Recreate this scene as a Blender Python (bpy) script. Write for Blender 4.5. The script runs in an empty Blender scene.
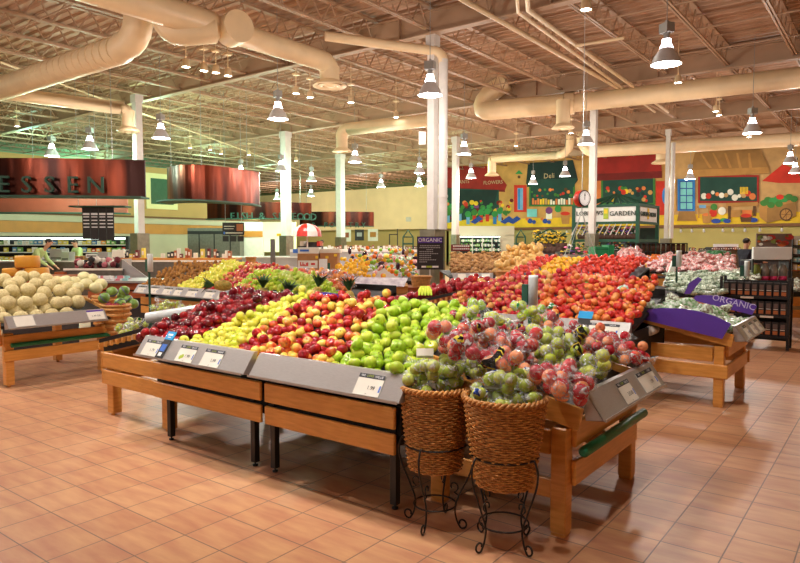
import bpy, math, random
from mathutils import Vector, Matrix, noise
random.seed(7)
R = random.uniform
PI = math.pi
sc = bpy.context.scene
col = sc.collection

# ---------------------------------------------------------------- camera
YAW = math.radians(37.2); PITCH = math.atan(38.5/655); EYE = 1.6
cd = bpy.data.cameras.new('camera'); cam = bpy.data.objects.new('camera', cd); col.objects.link(cam)
cam.location = (0, 0, EYE); cam.rotation_euler = (PI/2-PITCH, 0, YAW)
cd.sensor_width = 36; cd.lens = 36*655/800; cd.clip_end = 200; cd.clip_start = .05
sc.camera = cam
# ---------------------------------------------------------------- world and exposure
w = bpy.data.worlds.new('world'); sc.world = w; w.use_nodes = True
w.node_tree.nodes['Background'].inputs[0].default_value = (1.0, .90, .78, 1)
w.node_tree.nodes['Background'].inputs[1].default_value = .12
sc.view_settings.view_transform = 'Standard'; sc.view_settings.look = 'None'
sc.view_settings.exposure = 0.0; sc.view_settings.gamma = 1; sc.view_settings.use_curve_mapping = False
LAMP_W = 330; LAMP_COL = (1, .92, .84); GREEN_COL = (.62, 1, .74)

# ---------------------------------------------------------------- places: a pixel of the 800x563 frame plus one known distance
_fw = Vector((-math.sin(YAW)*math.cos(PITCH), math.cos(YAW)*math.cos(PITCH), -math.sin(PITCH)))
_rt = Vector((math.cos(YAW), math.sin(YAW), 0)); _up = _rt.cross(_fw)
def _ray(px, py): return _fw*655+_rt*(px-400)+_up*(281.5-py)
def at_z(px, py, z): d = _ray(px, py); return Vector((0, 0, EYE))+d*((z-EYE)/d.z)
def at_y(px, py, y): d = _ray(px, py); return Vector((0, 0, EYE))+d*(y/d.y)
def at_x(px, py, x): d = _ray(px, py); return Vector((0, 0, EYE))+d*(x/d.x)
def at_d(px, py, D): d = _ray(px, py); return Vector((0, 0, EYE))+d*(D/655)

# ---------------------------------------------------------------- materials
def c8(*c): return tuple(((v/255+.055)/1.055)**2.4 if v > 10 else v/255/12.92 for v in c)+(1,)
_mc = {}
def mat(name, c, rough=.5, metal=0, var=.12, scale=8, bump=0, c2=None, stretch=None, emit=0, spec=None, rnd=0, coat=0):
    """plain procedural material: noise between two tones of the colour, small bump"""
    if name in _mc: return _mc[name]
    m = bpy.data.materials.new(name); m.use_nodes = True; _mc[name] = m
    nt = m.node_tree; b = nt.nodes['Principled BSDF']; L = nt.links
    tc = nt.nodes.new('ShaderNodeTexCoord'); mp = nt.nodes.new('ShaderNodeMapping'); nz = nt.nodes.new('ShaderNodeTexNoise')
    L.new(tc.outputs['Object'], mp.inputs[0]); L.new(mp.outputs[0], nz.inputs['Vector'])
    if stretch: mp.inputs['Scale'].default_value = stretch
    nz.inputs['Scale'].default_value = scale; nz.inputs['Detail'].default_value = 4
    r = nt.nodes.new('ShaderNodeValToRGB'); L.new(nz.outputs[0], r.inputs[0])
    a = tuple(v*(1-var) for v in c[:3])+(1,); e = c2 or tuple(min(1, v*(1+var)) for v in c[:3])+(1,)
    if c2: a = c
    r.color_ramp.elements[0].color = a; r.color_ramp.elements[1].color = e
    r.color_ramp.elements[0].position = .35; r.color_ramp.elements[1].position = .65
    out = r.outputs[0]
    if rnd:
        oi = nt.nodes.new('ShaderNodeObjectInfo'); hs = nt.nodes.new('ShaderNodeHueSaturation')
        mr = nt.nodes.new('ShaderNodeMapRange'); L.new(oi.outputs['Random'], mr.inputs[0])
        mr.inputs['To Min'].default_value = 1-rnd; mr.inputs['To Max'].default_value = 1+rnd
        L.new(mr.outputs[0], hs.inputs['Value']); L.new(out, hs.inputs['Color']); out = hs.outputs[0]
    L.new(out, b.inputs['Base Color'])
    b.inputs['Roughness'].default_value = rough; b.inputs['Metallic'].default_value = metal
    if spec is not None: b.inputs['Specular IOR Level'].default_value = spec
    if coat: b.inputs['Coat Weight'].default_value = coat; b.inputs['Coat Roughness'].default_value = .1
    if emit: b.inputs['Emission Color'].default_value = c; b.inputs['Emission Strength'].default_value = emit
    if bump:
        bp = nt.nodes.new('ShaderNodeBump'); bp.inputs['Strength'].default_value = bump; bp.inputs['Distance'].default_value = .01
        L.new(nz.outputs[0], bp.inputs['Height']); L.new(bp.outputs[0], b.inputs['Normal'])
    return m
def fruit_mat(name, cols, rough=.2, scale=14, streak=True, spread=.5):
    """skin colour runs over a ramp: where on the ramp depends on the single fruit plus noise on its skin"""
    m = bpy.data.materials.new(name); m.use_nodes = True; nt = m.node_tree; L = nt.links; b = nt.nodes['Principled BSDF']
    tc = nt.nodes.new('ShaderNodeTexCoord'); mp = nt.nodes.new('ShaderNodeMapping'); nz = nt.nodes.new('ShaderNodeTexNoise')
    oi = nt.nodes.new('ShaderNodeObjectInfo')
    L.new(tc.outputs['Object'], mp.inputs[0]); L.new(mp.outputs[0], nz.inputs['Vector']); L.new(oi.outputs['Random'], mp.inputs['Location'])
    if streak: mp.inputs['Scale'].default_value = (1, 1, .35)
    nz.inputs['Scale'].default_value = scale; nz.inputs['Detail'].default_value = 3
    mx = nt.nodes.new('ShaderNodeMath'); mx.operation = 'MULTIPLY_ADD'; mx.inputs[1].default_value = spread
    L.new(oi.outputs['Random'], mx.inputs[0])
    sb = nt.nodes.new('ShaderNodeMath'); sb.operation = 'SUBTRACT'; sb.inputs[1].default_value = spread/2
    L.new(nz.outputs[0], sb.inputs[0]); L.new(sb.outputs[0], mx.inputs[2])
    r = nt.nodes.new('ShaderNodeValToRGB'); L.new(mx.outputs[0], r.inputs[0]); cr = r.color_ramp
    n = len(cols); cr.elements[0].color = cols[0]; cr.elements[0].position = .25; cr.elements[1].color = cols[-1]; cr.elements[1].position = .75
    for i in range(1, n-1): e = cr.elements.new(.25+.5*i/(n-1)); e.color = cols[i]
    L.new(r.outputs[0], b.inputs['Base Color']); b.inputs['Roughness'].default_value = rough
    b.inputs['Subsurface Weight'].default_value = 0
    return m
def flat(name, c, **k): return mat(name, c, **dict(dict(rough=.7, var=.05, scale=5), **k))
def emis(name, c, s):
    m = bpy.data.materials.new(name); m.use_nodes = True; nt = m.node_tree; b = nt.nodes['Principled BSDF']
    b.inputs['Base Color'].default_value = c; b.inputs['Emission Color'].default_value = c; b.inputs['Emission Strength'].default_value = s
    return m
M = dict(
 wood=mat('golden_wood', c8(212, 146, 66), .34, c2=c8(228, 162, 82), scale=6, stretch=(1, 1, 9), coat=.25),
 woodred=mat('red_wood', c8(150, 72, 32), .4, c2=c8(178, 92, 44), scale=6, stretch=(1, 1, 9), coat=.2),
 steel=mat('brushed_steel', c8(190, 188, 186), .3, .55, var=.06, scale=30, stretch=(1, 1, 14)),
 steeldark=mat('dull_steel', c8(120, 116, 108), .4, .9, var=.1, scale=12),
 guard=mat('guard_steel', c8(140, 134, 116), .35, .85, var=.12, scale=7),
 black=flat('black_metal', c8(24, 24, 26), rough=.4), blackm=flat('black_liner', c8(22, 21, 22), rough=.6),
 iron=flat('wrought_iron', c8(52, 46, 42), rough=.4, metal=.6),
 white=flat('white_paint', c8(232, 230, 226), rough=.45), cream=flat('cream_card', c8(226, 220, 206)),
 column=flat('column_white', c8(208, 202, 196), rough=.4),
 deck=mat('roof_deck', c8(184, 148, 120), .6, var=.08, scale=.4), truss=mat('truss_paint', c8(176, 144, 116), .55, var=.08, scale=1),
 duct=mat('duct_paint', c8(226, 200, 160), .42, var=.05, scale=2),
 green=flat('green_rubber', c8(20, 118, 78), rough=.35), dgreen=flat('dark_green_paint', c8(28, 78, 58)), signgreen=flat('sign_green', c8(46, 82, 68)),
 purple=flat('purple_plastic', c8(88, 52, 158), rough=.45), blue=flat('sky_blue_card', c8(28, 158, 220)),
 card=flat('price_card', c8(232, 226, 212)), cardhead=flat('card_header', c8(66, 66, 72)), ink=flat('black_ink', c8(50, 48, 48)),
 wt=flat('white_ink', c8(240, 240, 240)), lime=flat('lime_ink', c8(170, 190, 60)), inkblue=flat('blue_ink', c8(60, 110, 200)),
 stem=flat('stem_brown', c8(96, 66, 36)), cardboard=mat('cardboard', c8(176, 122, 74), .8, var=.08, scale=10),
 tan=mat('tan_wall', c8(190, 148, 92), .8, var=.04, scale=1), beige=mat('beige_wall', c8(196, 184, 160), .8, var=.04, scale=1),
 creamw=mat('cream_wall', c8(232, 216, 160), .8, var=.04, scale=1), olive=mat('olive_wall', c8(176, 162, 96), .8, var=.05, scale=1),
 palegreen=mat('pale_green_wall', c8(150, 176, 140), .8, var=.04, scale=1), bandwood=mat('band_wood', c8(196, 128, 52), .5, var=.08, scale=2),  # pale green wall: the green lighting back there is put into its colour
 red=flat('red_paint', c8(206, 48, 34), rough=.35), orange=flat('orange_plastic', c8(226, 106, 36)), yellow=flat('yellow_plastic', c8(240, 200, 50)),
 dark=flat('dark_panel', c8(44, 40, 40)), skin=flat('skin', c8(200, 150, 120)), hair=flat('dark_hair', c8(40, 28, 22)), navy=flat('navy_cloth', c8(26, 28, 44), rough=.85),
 uniform=flat('pale_green_cloth', c8(176, 196, 130), rough=.85), leaf=flat('leaf_green', c8(52, 96, 44), var=.3), leafd=flat('dark_leaf', c8(30, 62, 34), var=.3),
 wicker=mat('wicker', c8(176, 112, 52), .5, c2=c8(228, 166, 92), scale=40, rnd=.1), wickerl=mat('light_wicker', c8(196, 140, 74), .6, var=.2, scale=30),
 lit=emis('lamp_glow', (1, .93, .95, 1), 14), strip=emis('cool_strip', (.85, 1, .88, 1), 2.6), spotlit=emis('spot_glow', (1, .95, .85, 1), 30),
 silver=mat('spun_aluminium', c8(206, 206, 208), .35, .3, var=.04), ballast=flat('ballast_grey', c8(150, 148, 144), rough=.4),
)
# floor: terracotta tile grid with grout
def floor_mat():
    m = bpy.data.materials.new('terracotta_tiles'); m.use_nodes = True; nt = m.node_tree; L = nt.links; b = nt.nodes['Principled BSDF']
    tc = nt.nodes.new('ShaderNodeTexCoord'); mp = nt.nodes.new('ShaderNodeMapping'); br = nt.nodes.new('ShaderNodeTexBrick')
    L.new(tc.outputs['Object'], mp.inputs[0]); L.new(mp.outputs[0], br.inputs['Vector']); mp.inputs['Location'].default_value = (.06, .02, 0)
    br.offset = 0; br.squash = 1; br.inputs['Scale'].default_value = 1; br.inputs['Brick Width'].default_value = .3; br.inputs['Row Height'].default_value = .3
    br.inputs['Mortar Size'].default_value = .0042; br.inputs['Mortar Smooth'].default_value = .3; br.inputs['Bias'].default_value = 0
    br.inputs['Color1'].default_value = c8(210, 158, 120); br.inputs['Color2'].default_value = c8(192, 134, 102); br.inputs['Mortar'].default_value = c8(128, 102, 86)
    n2 = nt.nodes.new('ShaderNodeTexNoise'); m2 = nt.nodes.new('ShaderNodeMapping'); m2.inputs['Scale'].default_value = (1, 4, 1)
    L.new(tc.outputs['Object'], m2.inputs[0]); L.new(m2.outputs[0], n2.inputs['Vector']); n2.inputs['Scale'].default_value = 3; n2.inputs['Detail'].default_value = 5
    rp = nt.nodes.new('ShaderNodeValToRGB'); L.new(n2.outputs[0], rp.inputs[0])
    rp.color_ramp.elements[0].color = c8(182, 118, 88); rp.color_ramp.elements[1].color = c8(226, 180, 126)
    rp.color_ramp.elements[0].position = .32; rp.color_ramp.elements[1].position = .72
    mx = nt.nodes.new('ShaderNodeMix'); mx.data_type = 'RGBA'; L.new(br.outputs['Color'], mx.inputs[6]); L.new(rp.outputs[0], mx.inputs[7])
    inv = nt.nodes.new('ShaderNodeMath'); inv.operation = 'MULTIPLY_ADD'; inv.inputs[1].default_value = -.5; inv.inputs[2].default_value = .5
    L.new(br.outputs['Fac'], inv.inputs[0]); L.new(inv.outputs[0], mx.inputs[0]); L.new(mx.outputs[2], b.inputs['Base Color'])
    b.inputs['Roughness'].default_value = .42
    bp = nt.nodes.new('ShaderNodeBump'); bp.invert = True; bp.inputs['Strength'].default_value = .5; bp.inputs['Distance'].default_value = .004
    L.new(br.outputs['Fac'], bp.inputs['Height']); L.new(bp.outputs[0], b.inputs['Normal'])
    return m
def copper_mat():
    m = bpy.data.materials.new('copper_sheet'); m.use_nodes = True; nt = m.node_tree; L = nt.links; b = nt.nodes['Principled BSDF']
    tc = nt.nodes.new('ShaderNodeTexCoord'); mp = nt.nodes.new('ShaderNodeMapping'); nz = nt.nodes.new('ShaderNodeTexNoise')
    mp.inputs['Scale'].default_value = (1.3, 1.3, .25); L.new(tc.outputs['Object'], mp.inputs[0]); L.new(mp.outputs[0], nz.inputs['Vector']); nz.inputs['Scale'].default_value = 1.2
    r = nt.nodes.new('ShaderNodeValToRGB'); L.new(nz.outputs[0], r.inputs[0]); r.color_ramp.elements[0].color = c8(44, 17, 11); r.color_ramp.elements[1].color = c8(120, 50, 28)
    r.color_ramp.elements[0].position = .42; r.color_ramp.elements[1].position = .72
    L.new(r.outputs[0], b.inputs['Base Color']); b.inputs['Metallic'].default_value = .8; b.inputs['Roughness'].default_value = .3
    bp = nt.nodes.new('ShaderNodeBump'); bp.inputs['Strength'].default_value = .6; bp.inputs['Distance'].default_value = .08
    L.new(nz.outputs[0], bp.inputs['Height']); L.new(bp.outputs[0], b.inputs['Normal'])
    return m
def bag_mat(name, print_col=None, white=.25):
    """thin clear produce bag: see-through film with glossy creases and, where wanted, a printed black and yellow field"""
    m = bpy.data.materials.new(name); m.use_nodes = True; nt = m.node_tree; L = nt.links; b = nt.nodes['Principled BSDF']; o = nt.nodes['Material Output']
    tr = nt.nodes.new('ShaderNodeBsdfTransparent'); mx = nt.nodes.new('ShaderNodeMixShader')
    b.inputs['Base Color'].default_value = (.9, .92, .92, 1); b.inputs['Roughness'].default_value = .14
    tc = nt.nodes.new('ShaderNodeTexCoord'); nz = nt.nodes.new('ShaderNodeTexNoise'); nz.inputs['Scale'].default_value = 22; nz.inputs['Detail'].default_value = 6; nz.inputs['Distortion'].default_value = 2
    L.new(tc.outputs['Object'], nz.inputs['Vector'])
    bp = nt.nodes.new('ShaderNodeBump'); bp.inputs['Strength'].default_value = 1; bp.inputs['Distance'].default_value = .02; L.new(nz.outputs[0], bp.inputs['Height']); L.new(bp.outputs[0], b.inputs['Normal'])
    r = nt.nodes.new('ShaderNodeValToRGB'); L.new(nz.outputs[0], r.inputs[0]); cr = r.color_ramp
    cr.elements[0].position = .5; cr.elements[0].color = (.06, .06, .06, 1); cr.elements[1].position = .68; cr.elements[1].color = (white+.35,)*3+(1,)
    fac = r.outputs[0]
    if print_col:
        n2 = nt.nodes.new('ShaderNodeTexNoise'); n2.inputs['Scale'].default_value = 5.5; n2.inputs['Detail'].default_value = 1; oi = nt.nodes.new('ShaderNodeObjectInfo')
        mp = nt.nodes.new('ShaderNodeMapping'); L.new(tc.outputs['Object'], mp.inputs[0]); L.new(oi.outputs['Random'], mp.inputs['Location']); L.new(mp.outputs[0], n2.inputs['Vector'])
        g = nt.nodes.new('ShaderNodeMath'); g.operation = 'GREATER_THAN'; g.inputs[1].default_value = .65; L.new(n2.outputs[0], g.inputs[0])
        wv = nt.nodes.new('ShaderNodeTexWave'); wv.inputs['Scale'].default_value = 9; wv.inputs['Distortion'].default_value = 14; L.new(tc.outputs['Object'], wv.inputs['Vector'])
        r2 = nt.nodes.new('ShaderNodeValToRGB'); L.new(wv.outputs[0], r2.inputs[0]); r2.color_ramp.interpolation = 'CONSTANT'
        r2.color_ramp.elements[0].color = print_col[0]; r2.color_ramp.elements[1].color = print_col[1]; r2.color_ramp.elements[1].position = .8
        mc = nt.nodes.new('ShaderNodeMix'); mc.data_type = 'RGBA'; mc.inputs[6].default_value = (.9, .92, .92, 1); L.new(g.outputs[0], mc.inputs[0]); L.new(r2.outputs[0], mc.inputs[7]); L.new(mc.outputs[2], b.inputs['Base Color'])
        ma = nt.nodes.new('ShaderNodeMath'); ma.operation = 'MAXIMUM'; L.new(fac, ma.inputs[0]); L.new(g.outputs[0], ma.inputs[1]); fac = ma.outputs[0]
    L.new(fac, mx.inputs[0]); L.new(tr.outputs[0], mx.inputs[1]); L.new(b.outputs[0], mx.inputs[2]); L.new(mx.outputs[0], o.inputs[0])
    return m
COPPER = copper_mat()

# ---------------------------------------------------------------- mesh builder
OFF = {}
class MB:
    def __init__(s): s.v = []; s.f = []; s.m = []; s.sm = []; s.X = Matrix()
    def add(s, vs, fs, mi=0, smooth=False):
        n = len(s.v); s.v += [s.X @ Vector(p) for p in vs]
        for f in fs: s.f.append([i+n for i in f]); s.m.append(mi); s.sm.append(smooth)
        return s
    def box(s, x0, x1, y0, y1, z0, z1, mi=0):
        x0, x1 = min(x0, x1), max(x0, x1); y0, y1 = min(y0, y1), max(y0, y1); z0, z1 = min(z0, z1), max(z0, z1)
        return s.add([(x, y, z) for z in (z0, z1) for y in (y0, y1) for x in (x0, x1)], [(0, 2, 3, 1), (4, 5, 7, 6), (0, 1, 5, 4), (2, 6, 7, 3), (0, 4, 6, 2), (1, 3, 7, 5)], mi)
    def bbox(s, x0, x1, y0, y1, z0, z1, b=.006, mi=0):
        """box with chamfered vertical and top edges"""
        def ring(x0, x1, y0, y1, z, b): return [(x0+b, y0, z), (x1-b, y0, z), (x1, y0+b, z), (x1, y1-b, z), (x1-b, y1, z), (x0+b, y1, z), (x0, y1-b, z), (x0, y0+b, z)]
        rs = [ring(x0+b, x1-b, y0+b, y1-b, z0, b*.5), ring(x0, x1, y0, y1, z0+b, b), ring(x0, x1, y0, y1, z1-b, b), ring(x0+b, x1-b, y0+b, y1-b, z1, b*.5)]
        vs = sum(rs, []); fs = [tuple(range(7, -1, -1)), tuple(range(24, 32))]
        for k in range(3):
            for i in range(8): j = (i+1) % 8; fs.append((k*8+i, k*8+j, k*8+8+j, k*8+8+i))
        return s.add(vs, fs, mi)
    def hexa(s, p, mi=0):
        """eight corners: bottom ring then top ring"""
        return s.add(p, [(3, 2, 1, 0), (4, 5, 6, 7), (0, 1, 5, 4), (1, 2, 6, 5), (2, 3, 7, 6), (3, 0, 4, 7)], mi)
    def slab(s, quad, t, mi=0):
        q = [Vector(p) for p in quad]; n = (q[1]-q[0]).cross(q[3]-q[0]).normalized()*t
        return s.hexa([p-n for p in q]+q, mi)
    def poly(s, pts, mi=0): return s.add(pts, [tuple(range(len(pts)))], mi)
    def prism(s, pts, d, mi=0):
        d = Vector(d); n = len(pts); p = [Vector(q) for q in pts]
        return s.add(p+[q+d for q in p], [tuple(range(n-1, -1, -1)), tuple(range(n, 2*n))]+[(i, (i+1) % n, n+(i+1) % n, n+i) for i in range(n)], mi)
    def tube(s, pts, r, n=8, mi=0, cap=True, smooth=True):
        pts = [Vector(p) for p in pts]; rr = r if isinstance(r, (list, tuple)) else [r]*len(pts); vs = []; N = len(pts); pu = None
        for i, p in enumerate(pts):
            t = (pts[min(i+1, N-1)]-pts[max(i-1, 0)])
            t = t.normalized() if t.length > 1e-9 else Vector((0, 0, 1))
            if pu is None: pu = t.orthogonal().normalized()
            u = (pu-t*pu.dot(t)); u = u.normalized() if u.length > 1e-6 else t.orthogonal().normalized(); pu = u; q = t.cross(u)
            for k in range(n): a = 2*PI*k/n; vs.append(p+(u*math.cos(a)+q*math.sin(a))*rr[i])
        fs = [(i*n+k, i*n+(k+1) % n, (i+1)*n+(k+1) % n, (i+1)*n+k) for i in range(N-1) for k in range(n)]
        s.add(vs, fs, mi, smooth)
        if cap: s.add([vs[k] for k in range(n)], [tuple(range(n-1, -1, -1))], mi); s.add([vs[(N-1)*n+k] for k in range(n)], [tuple(range(n))], mi)
        return s
    def lathe(s, prof, c=(0, 0, 0), n=16, mi=0, smooth=True, sq=1):
        vs = []; N = len(prof); c = Vector(c)
        for r, z in prof:
            for k in range(n): a = 2*PI*k/n; vs.append(c+Vector((r*math.cos(a), r*sq*math.sin(a), z)))
        fs = [(i*n+k, i*n+(k+1) % n, (i+1)*n+(k+1) % n, (i+1)*n+k) for i in range(N-1) for k in range(n)]
        s.add(vs, fs, mi, smooth)
        return s
    def ball(s, c, r, n=10, m=7, mi=0, wob=0, seed=0):
        r = Vector(r) if isinstance(r, (tuple, list)) else Vector((r, r, r)); c = Vector(c); vs = [c+Vector((0, 0, r.z))]
        for i in range(1, m):
            t = PI*i/m
            for k in range(n):
                a = 2*PI*k/n; d = Vector((math.sin(t)*math.cos(a), math.sin(t)*math.sin(a), math.cos(t)))
                q = 1+(wob*noise.noise(d*2.2+Vector((seed, seed*1.7, 0))) if wob else 0); vs.append(c+Vector((d.x*r.x, d.y*r.y, d.z*r.z))*q)
        vs.append(c-Vector((0, 0, r.z))); e = len(vs)-1
        fs = [(0, 1+k, 1+(k+1) % n) for k in range(n)]+[(1+(i*n)+k, 1+(i+1)*n+k, 1+(i+1)*n+(k+1) % n, 1+i*n+(k+1) % n) for i in range(m-2) for k in range(n)]
        fs += [(e, 1+(m-2)*n+(k+1) % n, 1+(m-2)*n+k) for k in range(n)]
        return s.add(vs, fs, mi, True)
    def text(s, t, size, mi=0, ext=.0, align='CENTER'):
        vs, fs = text_geo(t, ext/size if size else 0, align)
        return s.add([(p[0]*size, p[1]*size, p[2]*size) for p in vs], fs, mi)
    def build(s, name, mats, parent=None, loc=None, rotz=0):
        me = bpy.data.meshes.new(name)
        off = OFF.get(parent.name, Vector()) if parent else (Vector(loc) if loc is not None and not rotz else Vector())
        me.from_pydata([tuple(p-off) for p in s.v], [], s.f)
        for m in (mats if isinstance(mats, (list, tuple)) else [mats]): me.materials.append(M[m] if isinstance(m, str) else m)
        me.polygons.foreach_set('material_index', s.m); me.polygons.foreach_set('use_smooth', s.sm); me.update()
        o = bpy.data.objects.new(name, me); col.objects.link(o)
        if parent: o.parent = parent; OFF[o.name] = off
        elif loc is not None: o.location = loc; o.rotation_euler.z = rotz; OFF[o.name] = off
        return o
_tg = {}
def text_geo(t, ext, align):
    k = (t, round(ext, 4), align)
    if k not in _tg:
        c = bpy.data.curves.new('lettering', 'FONT'); c.body = t; c.size = 1; c.extrude = ext; c.align_x = align; c.align_y = 'CENTER'; c.resolution_u = 2
        o = bpy.data.objects.new('lettering', c); me = bpy.data.meshes.new_from_object(o)
        _tg[k] = ([tuple(v.co) for v in me.vertices], [tuple(p.vertices) for p in me.polygons])
        bpy.data.objects.remove(o); bpy.data.curves.remove(c); bpy.data.meshes.remove(me)
    return _tg[k]
def frame(o, x, y):
    """matrix with its own origin, x axis, y axis (z outward)"""
    x = Vector(x).normalized(); y = Vector(y); y = (y-x*y.dot(x)).normalized(); z = x.cross(y); m = Matrix((x, y, z)).transposed().to_4x4(); m.translation = Vector(o); return m
def tag(o, label=None, cat=None, group=None, kind=None):
    for k, v in (('label', label), ('category', cat), ('group', group), ('kind', kind)):
        if v: o[k] = v
    return o
def thing(name, label, cat, loc=(0, 0, 0), rotz=0, group=None):
    o = bpy.data.objects.new(name, None); col.objects.link(o); o.location = loc; o.rotation_euler.z = rotz; o.empty_display_size = .1
    OFF[o.name] = Vector(loc) if not rotz else Vector()
    return tag(o, label, cat, group)
def struct(name, b, m): return tag(b.build(name, m), kind='structure')
def dup(root, loc, rot=None, label=None, group=None, scale=None):
    r = root.copy(); col.objects.link(r); r.location = loc
    if rot is not None: r.rotation_euler = rot if not isinstance(rot, (int, float)) else (0, 0, rot)
    if scale: r.scale = (scale,)*3 if isinstance(scale, (int, float)) else scale
    if label: r['label'] = label
    if group: r['group'] = group
    for ch in root.children:
        c = ch.copy(); col.objects.link(c); c.parent = r
        for g in ch.children: d = g.copy(); col.objects.link(d); d.parent = c
    return r
class Kind:
    """one kind of item: the first placed instance is the prototype itself, the rest are copies of it and of its parts"""
    def __init__(s, root): s.root = root; s.used = False
    def put(s, loc, rot=(0, 0, 0), label=None, group=None, scale=1):
        if s.used: return dup(s.root, loc, rot, label, group, scale)
        o = s.root; o.location = loc; o.rotation_euler = rot if not isinstance(rot, (int, float)) else (0, 0, rot); o.scale = (scale,)*3 if isinstance(scale, (int, float)) else scale
        if label: o['label'] = label
        if group: o['group'] = group
        s.used = True; return o

# ---------------------------------------------------------------- the building
X0, X1, YB, YL = -36.0, 8.0, 39.2, 46.0; XF, YW = -54.0, 31.0; DECK = 7.3
b = MB(); b.add([(XF, -8, 0), (X1, -8, 0), (X1, YL, 0), (XF, YL, 0)], [(0, 1, 2, 3)]); b.add([(XF, -8, -.1), (X1, -8, -.1), (X1, YL, -.1), (XF, YL, -.1)], [(3, 2, 1, 0)]); struct('floor', b, floor_mat())
b = MB(); y = -8.0
while y < YL:
    for (a, c, z0, z1) in ((0, .1, 0, 0), (.1, .14, 0, .06), (.14, .26, .06, .06), (.26, .3, .06, 0)):
        b.add([(XF, y+a, DECK+z0), (X1+2, y+a, DECK+z0), (X1+2, y+c, DECK+z1), (XF, y+c, DECK+z1)], [(0, 3, 2, 1)])
    y += .3
struct('ceiling', b, 'deck')
# joists run away from the tile grid's X axis, each one an open web of its own
def joist(x, y0, y1):
    b = MB(); zt, zb = DECK-.05, DECK-.62
    b.box(x-.07, x+.07, y0, y1, zt-.05, zt); b.box(x-.06, x-.012, y0, y1, zb, zb+.05); b.box(x+.012, x+.06, y0, y1, zb, zb+.05)
    n = int((y1-y0)/.62); h = (y1-y0)/n
    for i in range(n):
        a = y0+i*h; m_ = a+h/2
        b.tube([(x, a, zt-.03), (x, m_, zb+.03)], .018, 4, cap=False, smooth=False); b.tube([(x, m_, zb+.03), (x, a+h, zt-.03)], .018, 4, cap=False, smooth=False)
    struct('ceiling_beam', b, 'truss')
GY = (-3, 5.2, 13.2, 20.9, 28.6, 36.3)
for i in range(36):
    joist(XF+1.2+i*1.68, -4, YL-.3)
for gy in GY:   # girders on the column lines
    b = MB(); x0, x1 = XF, X1; zb = 6.58
    b.box(x0, x1, gy-.11, gy+.11, zb, zb+.03); b.box(x0, x1, gy-.008, gy+.008, zb, zb+.55); b.box(x0, x1, gy-.11, gy+.11, zb+.52, zb+.55)
    for k in range(int((x1-x0)/4)): b.box(x0+k*4, x0+k*4+.015, gy-.1, gy+.1, zb, zb+.54)
    struct('ceiling_beam', b, 'truss')
for y in [2.2, 3.8, 7.2, 9.2, 11.2, 15, 17, 19, 23, 25.5, 31, 33.5]:   # bridging rods across the joists
    b = MB(); b.tube([(XF, y, DECK-.6), (X1, y, DECK-.6)], .022, 5); b.tube([(XF, y+.5, DECK-.12), (X1, y+.5, DECK-.12)], .02, 5); struct('ceiling_beam', b, 'truss')
# columns with steel guards
def column(x, y, w, pipe=None, gw=.6, gh=1.93, top=6.58):
    b = MB(); b.box(x-w/2, x+w/2, y-w/2, y+w/2, 0, top)
    b.box(x-w/2-.03, x+w/2+.03, y-w/2-.03, y+w/2+.03, top-.25, top)
    o = struct('column', b, 'column')
    g = MB(); g.box(x-gw/2, x+gw/2, y-gw/2, y+gw/2, 0, gh); g.build('column_guard', 'guard', o)
    if pipe:
        p = MB(); px, py, r = pipe; p.tube([(px, py, gh), (px, py, top-.6)], r, 14)
        for z in (gh+.8, gh+2.2): p.tube([(px, py, z-.03), (px, py, z+.03)], r*1.12, 14)
        p.build('drain_pipe', 'column', o)
def colat(px, D, w, **k): q = at_d(px, 200, D); column(q.x, q.y, w, **k); return q
q = at_d(432.5, 200, 16); C437 = q; pq = at_d(442.8, 200, 15.85); P437 = pq
column(q.x, q.y, .19, pipe=(pq.x, pq.y, .11), gw=.45)
colat(139, 22.3, .24, gw=.45); colat(286, 29.6, .34, gw=.46); colat(340.5, 37, .36, gw=.46)
colat(455.5, 31, .25, gw=.3, gh=2.0); colat(592.5, 23, .21, gw=.37)
q = at_d(667, 200, 29); pq = at_d(672, 200, 28.8); column(q.x, q.y, .16, pipe=(pq.x, pq.y, .09), gw=.42, gh=1.8)
b = MB(); m_ = frame(at_d(434, 138, 15.6), (math.cos(YAW), math.sin(YAW), 0), (0, 0, 1)); b.X = m_; b.box(-.36, -.2, -.15, .15, -.08, 0)
tag(b.build('junction_box', 'white'), 'small white electrical box high on the column above the organic sign', 'electrical box')

# walls
b = MB(); b.box(X0-.2, X0, -8, YW, 0, 6.1); b.box(X0-.25, X0+.05, -8, YW, 6.1, 6.16); struct('wall_left', b, 'tan')
b = MB(); b.box(X0-4, X0-3.8, -8, YW, 5.9, DECK); struct('wall_left_upper', b, 'palegreen')  # its green stands in for the green-lit space above the wall
b = MB(); b.box(X0-4, X0, YW-.2, YW, 0, 6.1); struct('wall_left_return', b, 'tan')
b = MB(); b.box(XF-.2, XF, -8, YL, 0, DECK); struct('wall_far_left', b, 'palegreen')
XM = -25.6
b = MB(); b.box(XF, XM, YL-.2, YL, 2.8, 6.5); struct('wall_back_left', b, 'creamw')
b = MB(); b.box(XF, XM+.2, YL+.4, YL+.6, 0, DECK); struct('wall_back_upper', b, mat('olive_green_wall', c8(110, 116, 70), .85))
b = MB(); b.box(XF, XM, YL+.25, YL+.35, 0, 2.85); struct('wall_back_lower', b, 'olive')
b = MB(); b.box(XM, XM+.2, YB, YL+.4, 0, DECK); b.box(XM, X1, YB, YB+.2, 0, DECK); struct('wall_back', b, 'olive')
b = MB(); b.box(XM, X1, YB-.18, YB-.004, 2.46, 2.62); struct('trim_1', b, flat('brown_ledge', c8(116, 76, 40)))
b = MB(); b.box(X1, X1+.2, -8, YL, 0, DECK); struct('wall_right', b, 'tan')
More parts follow.
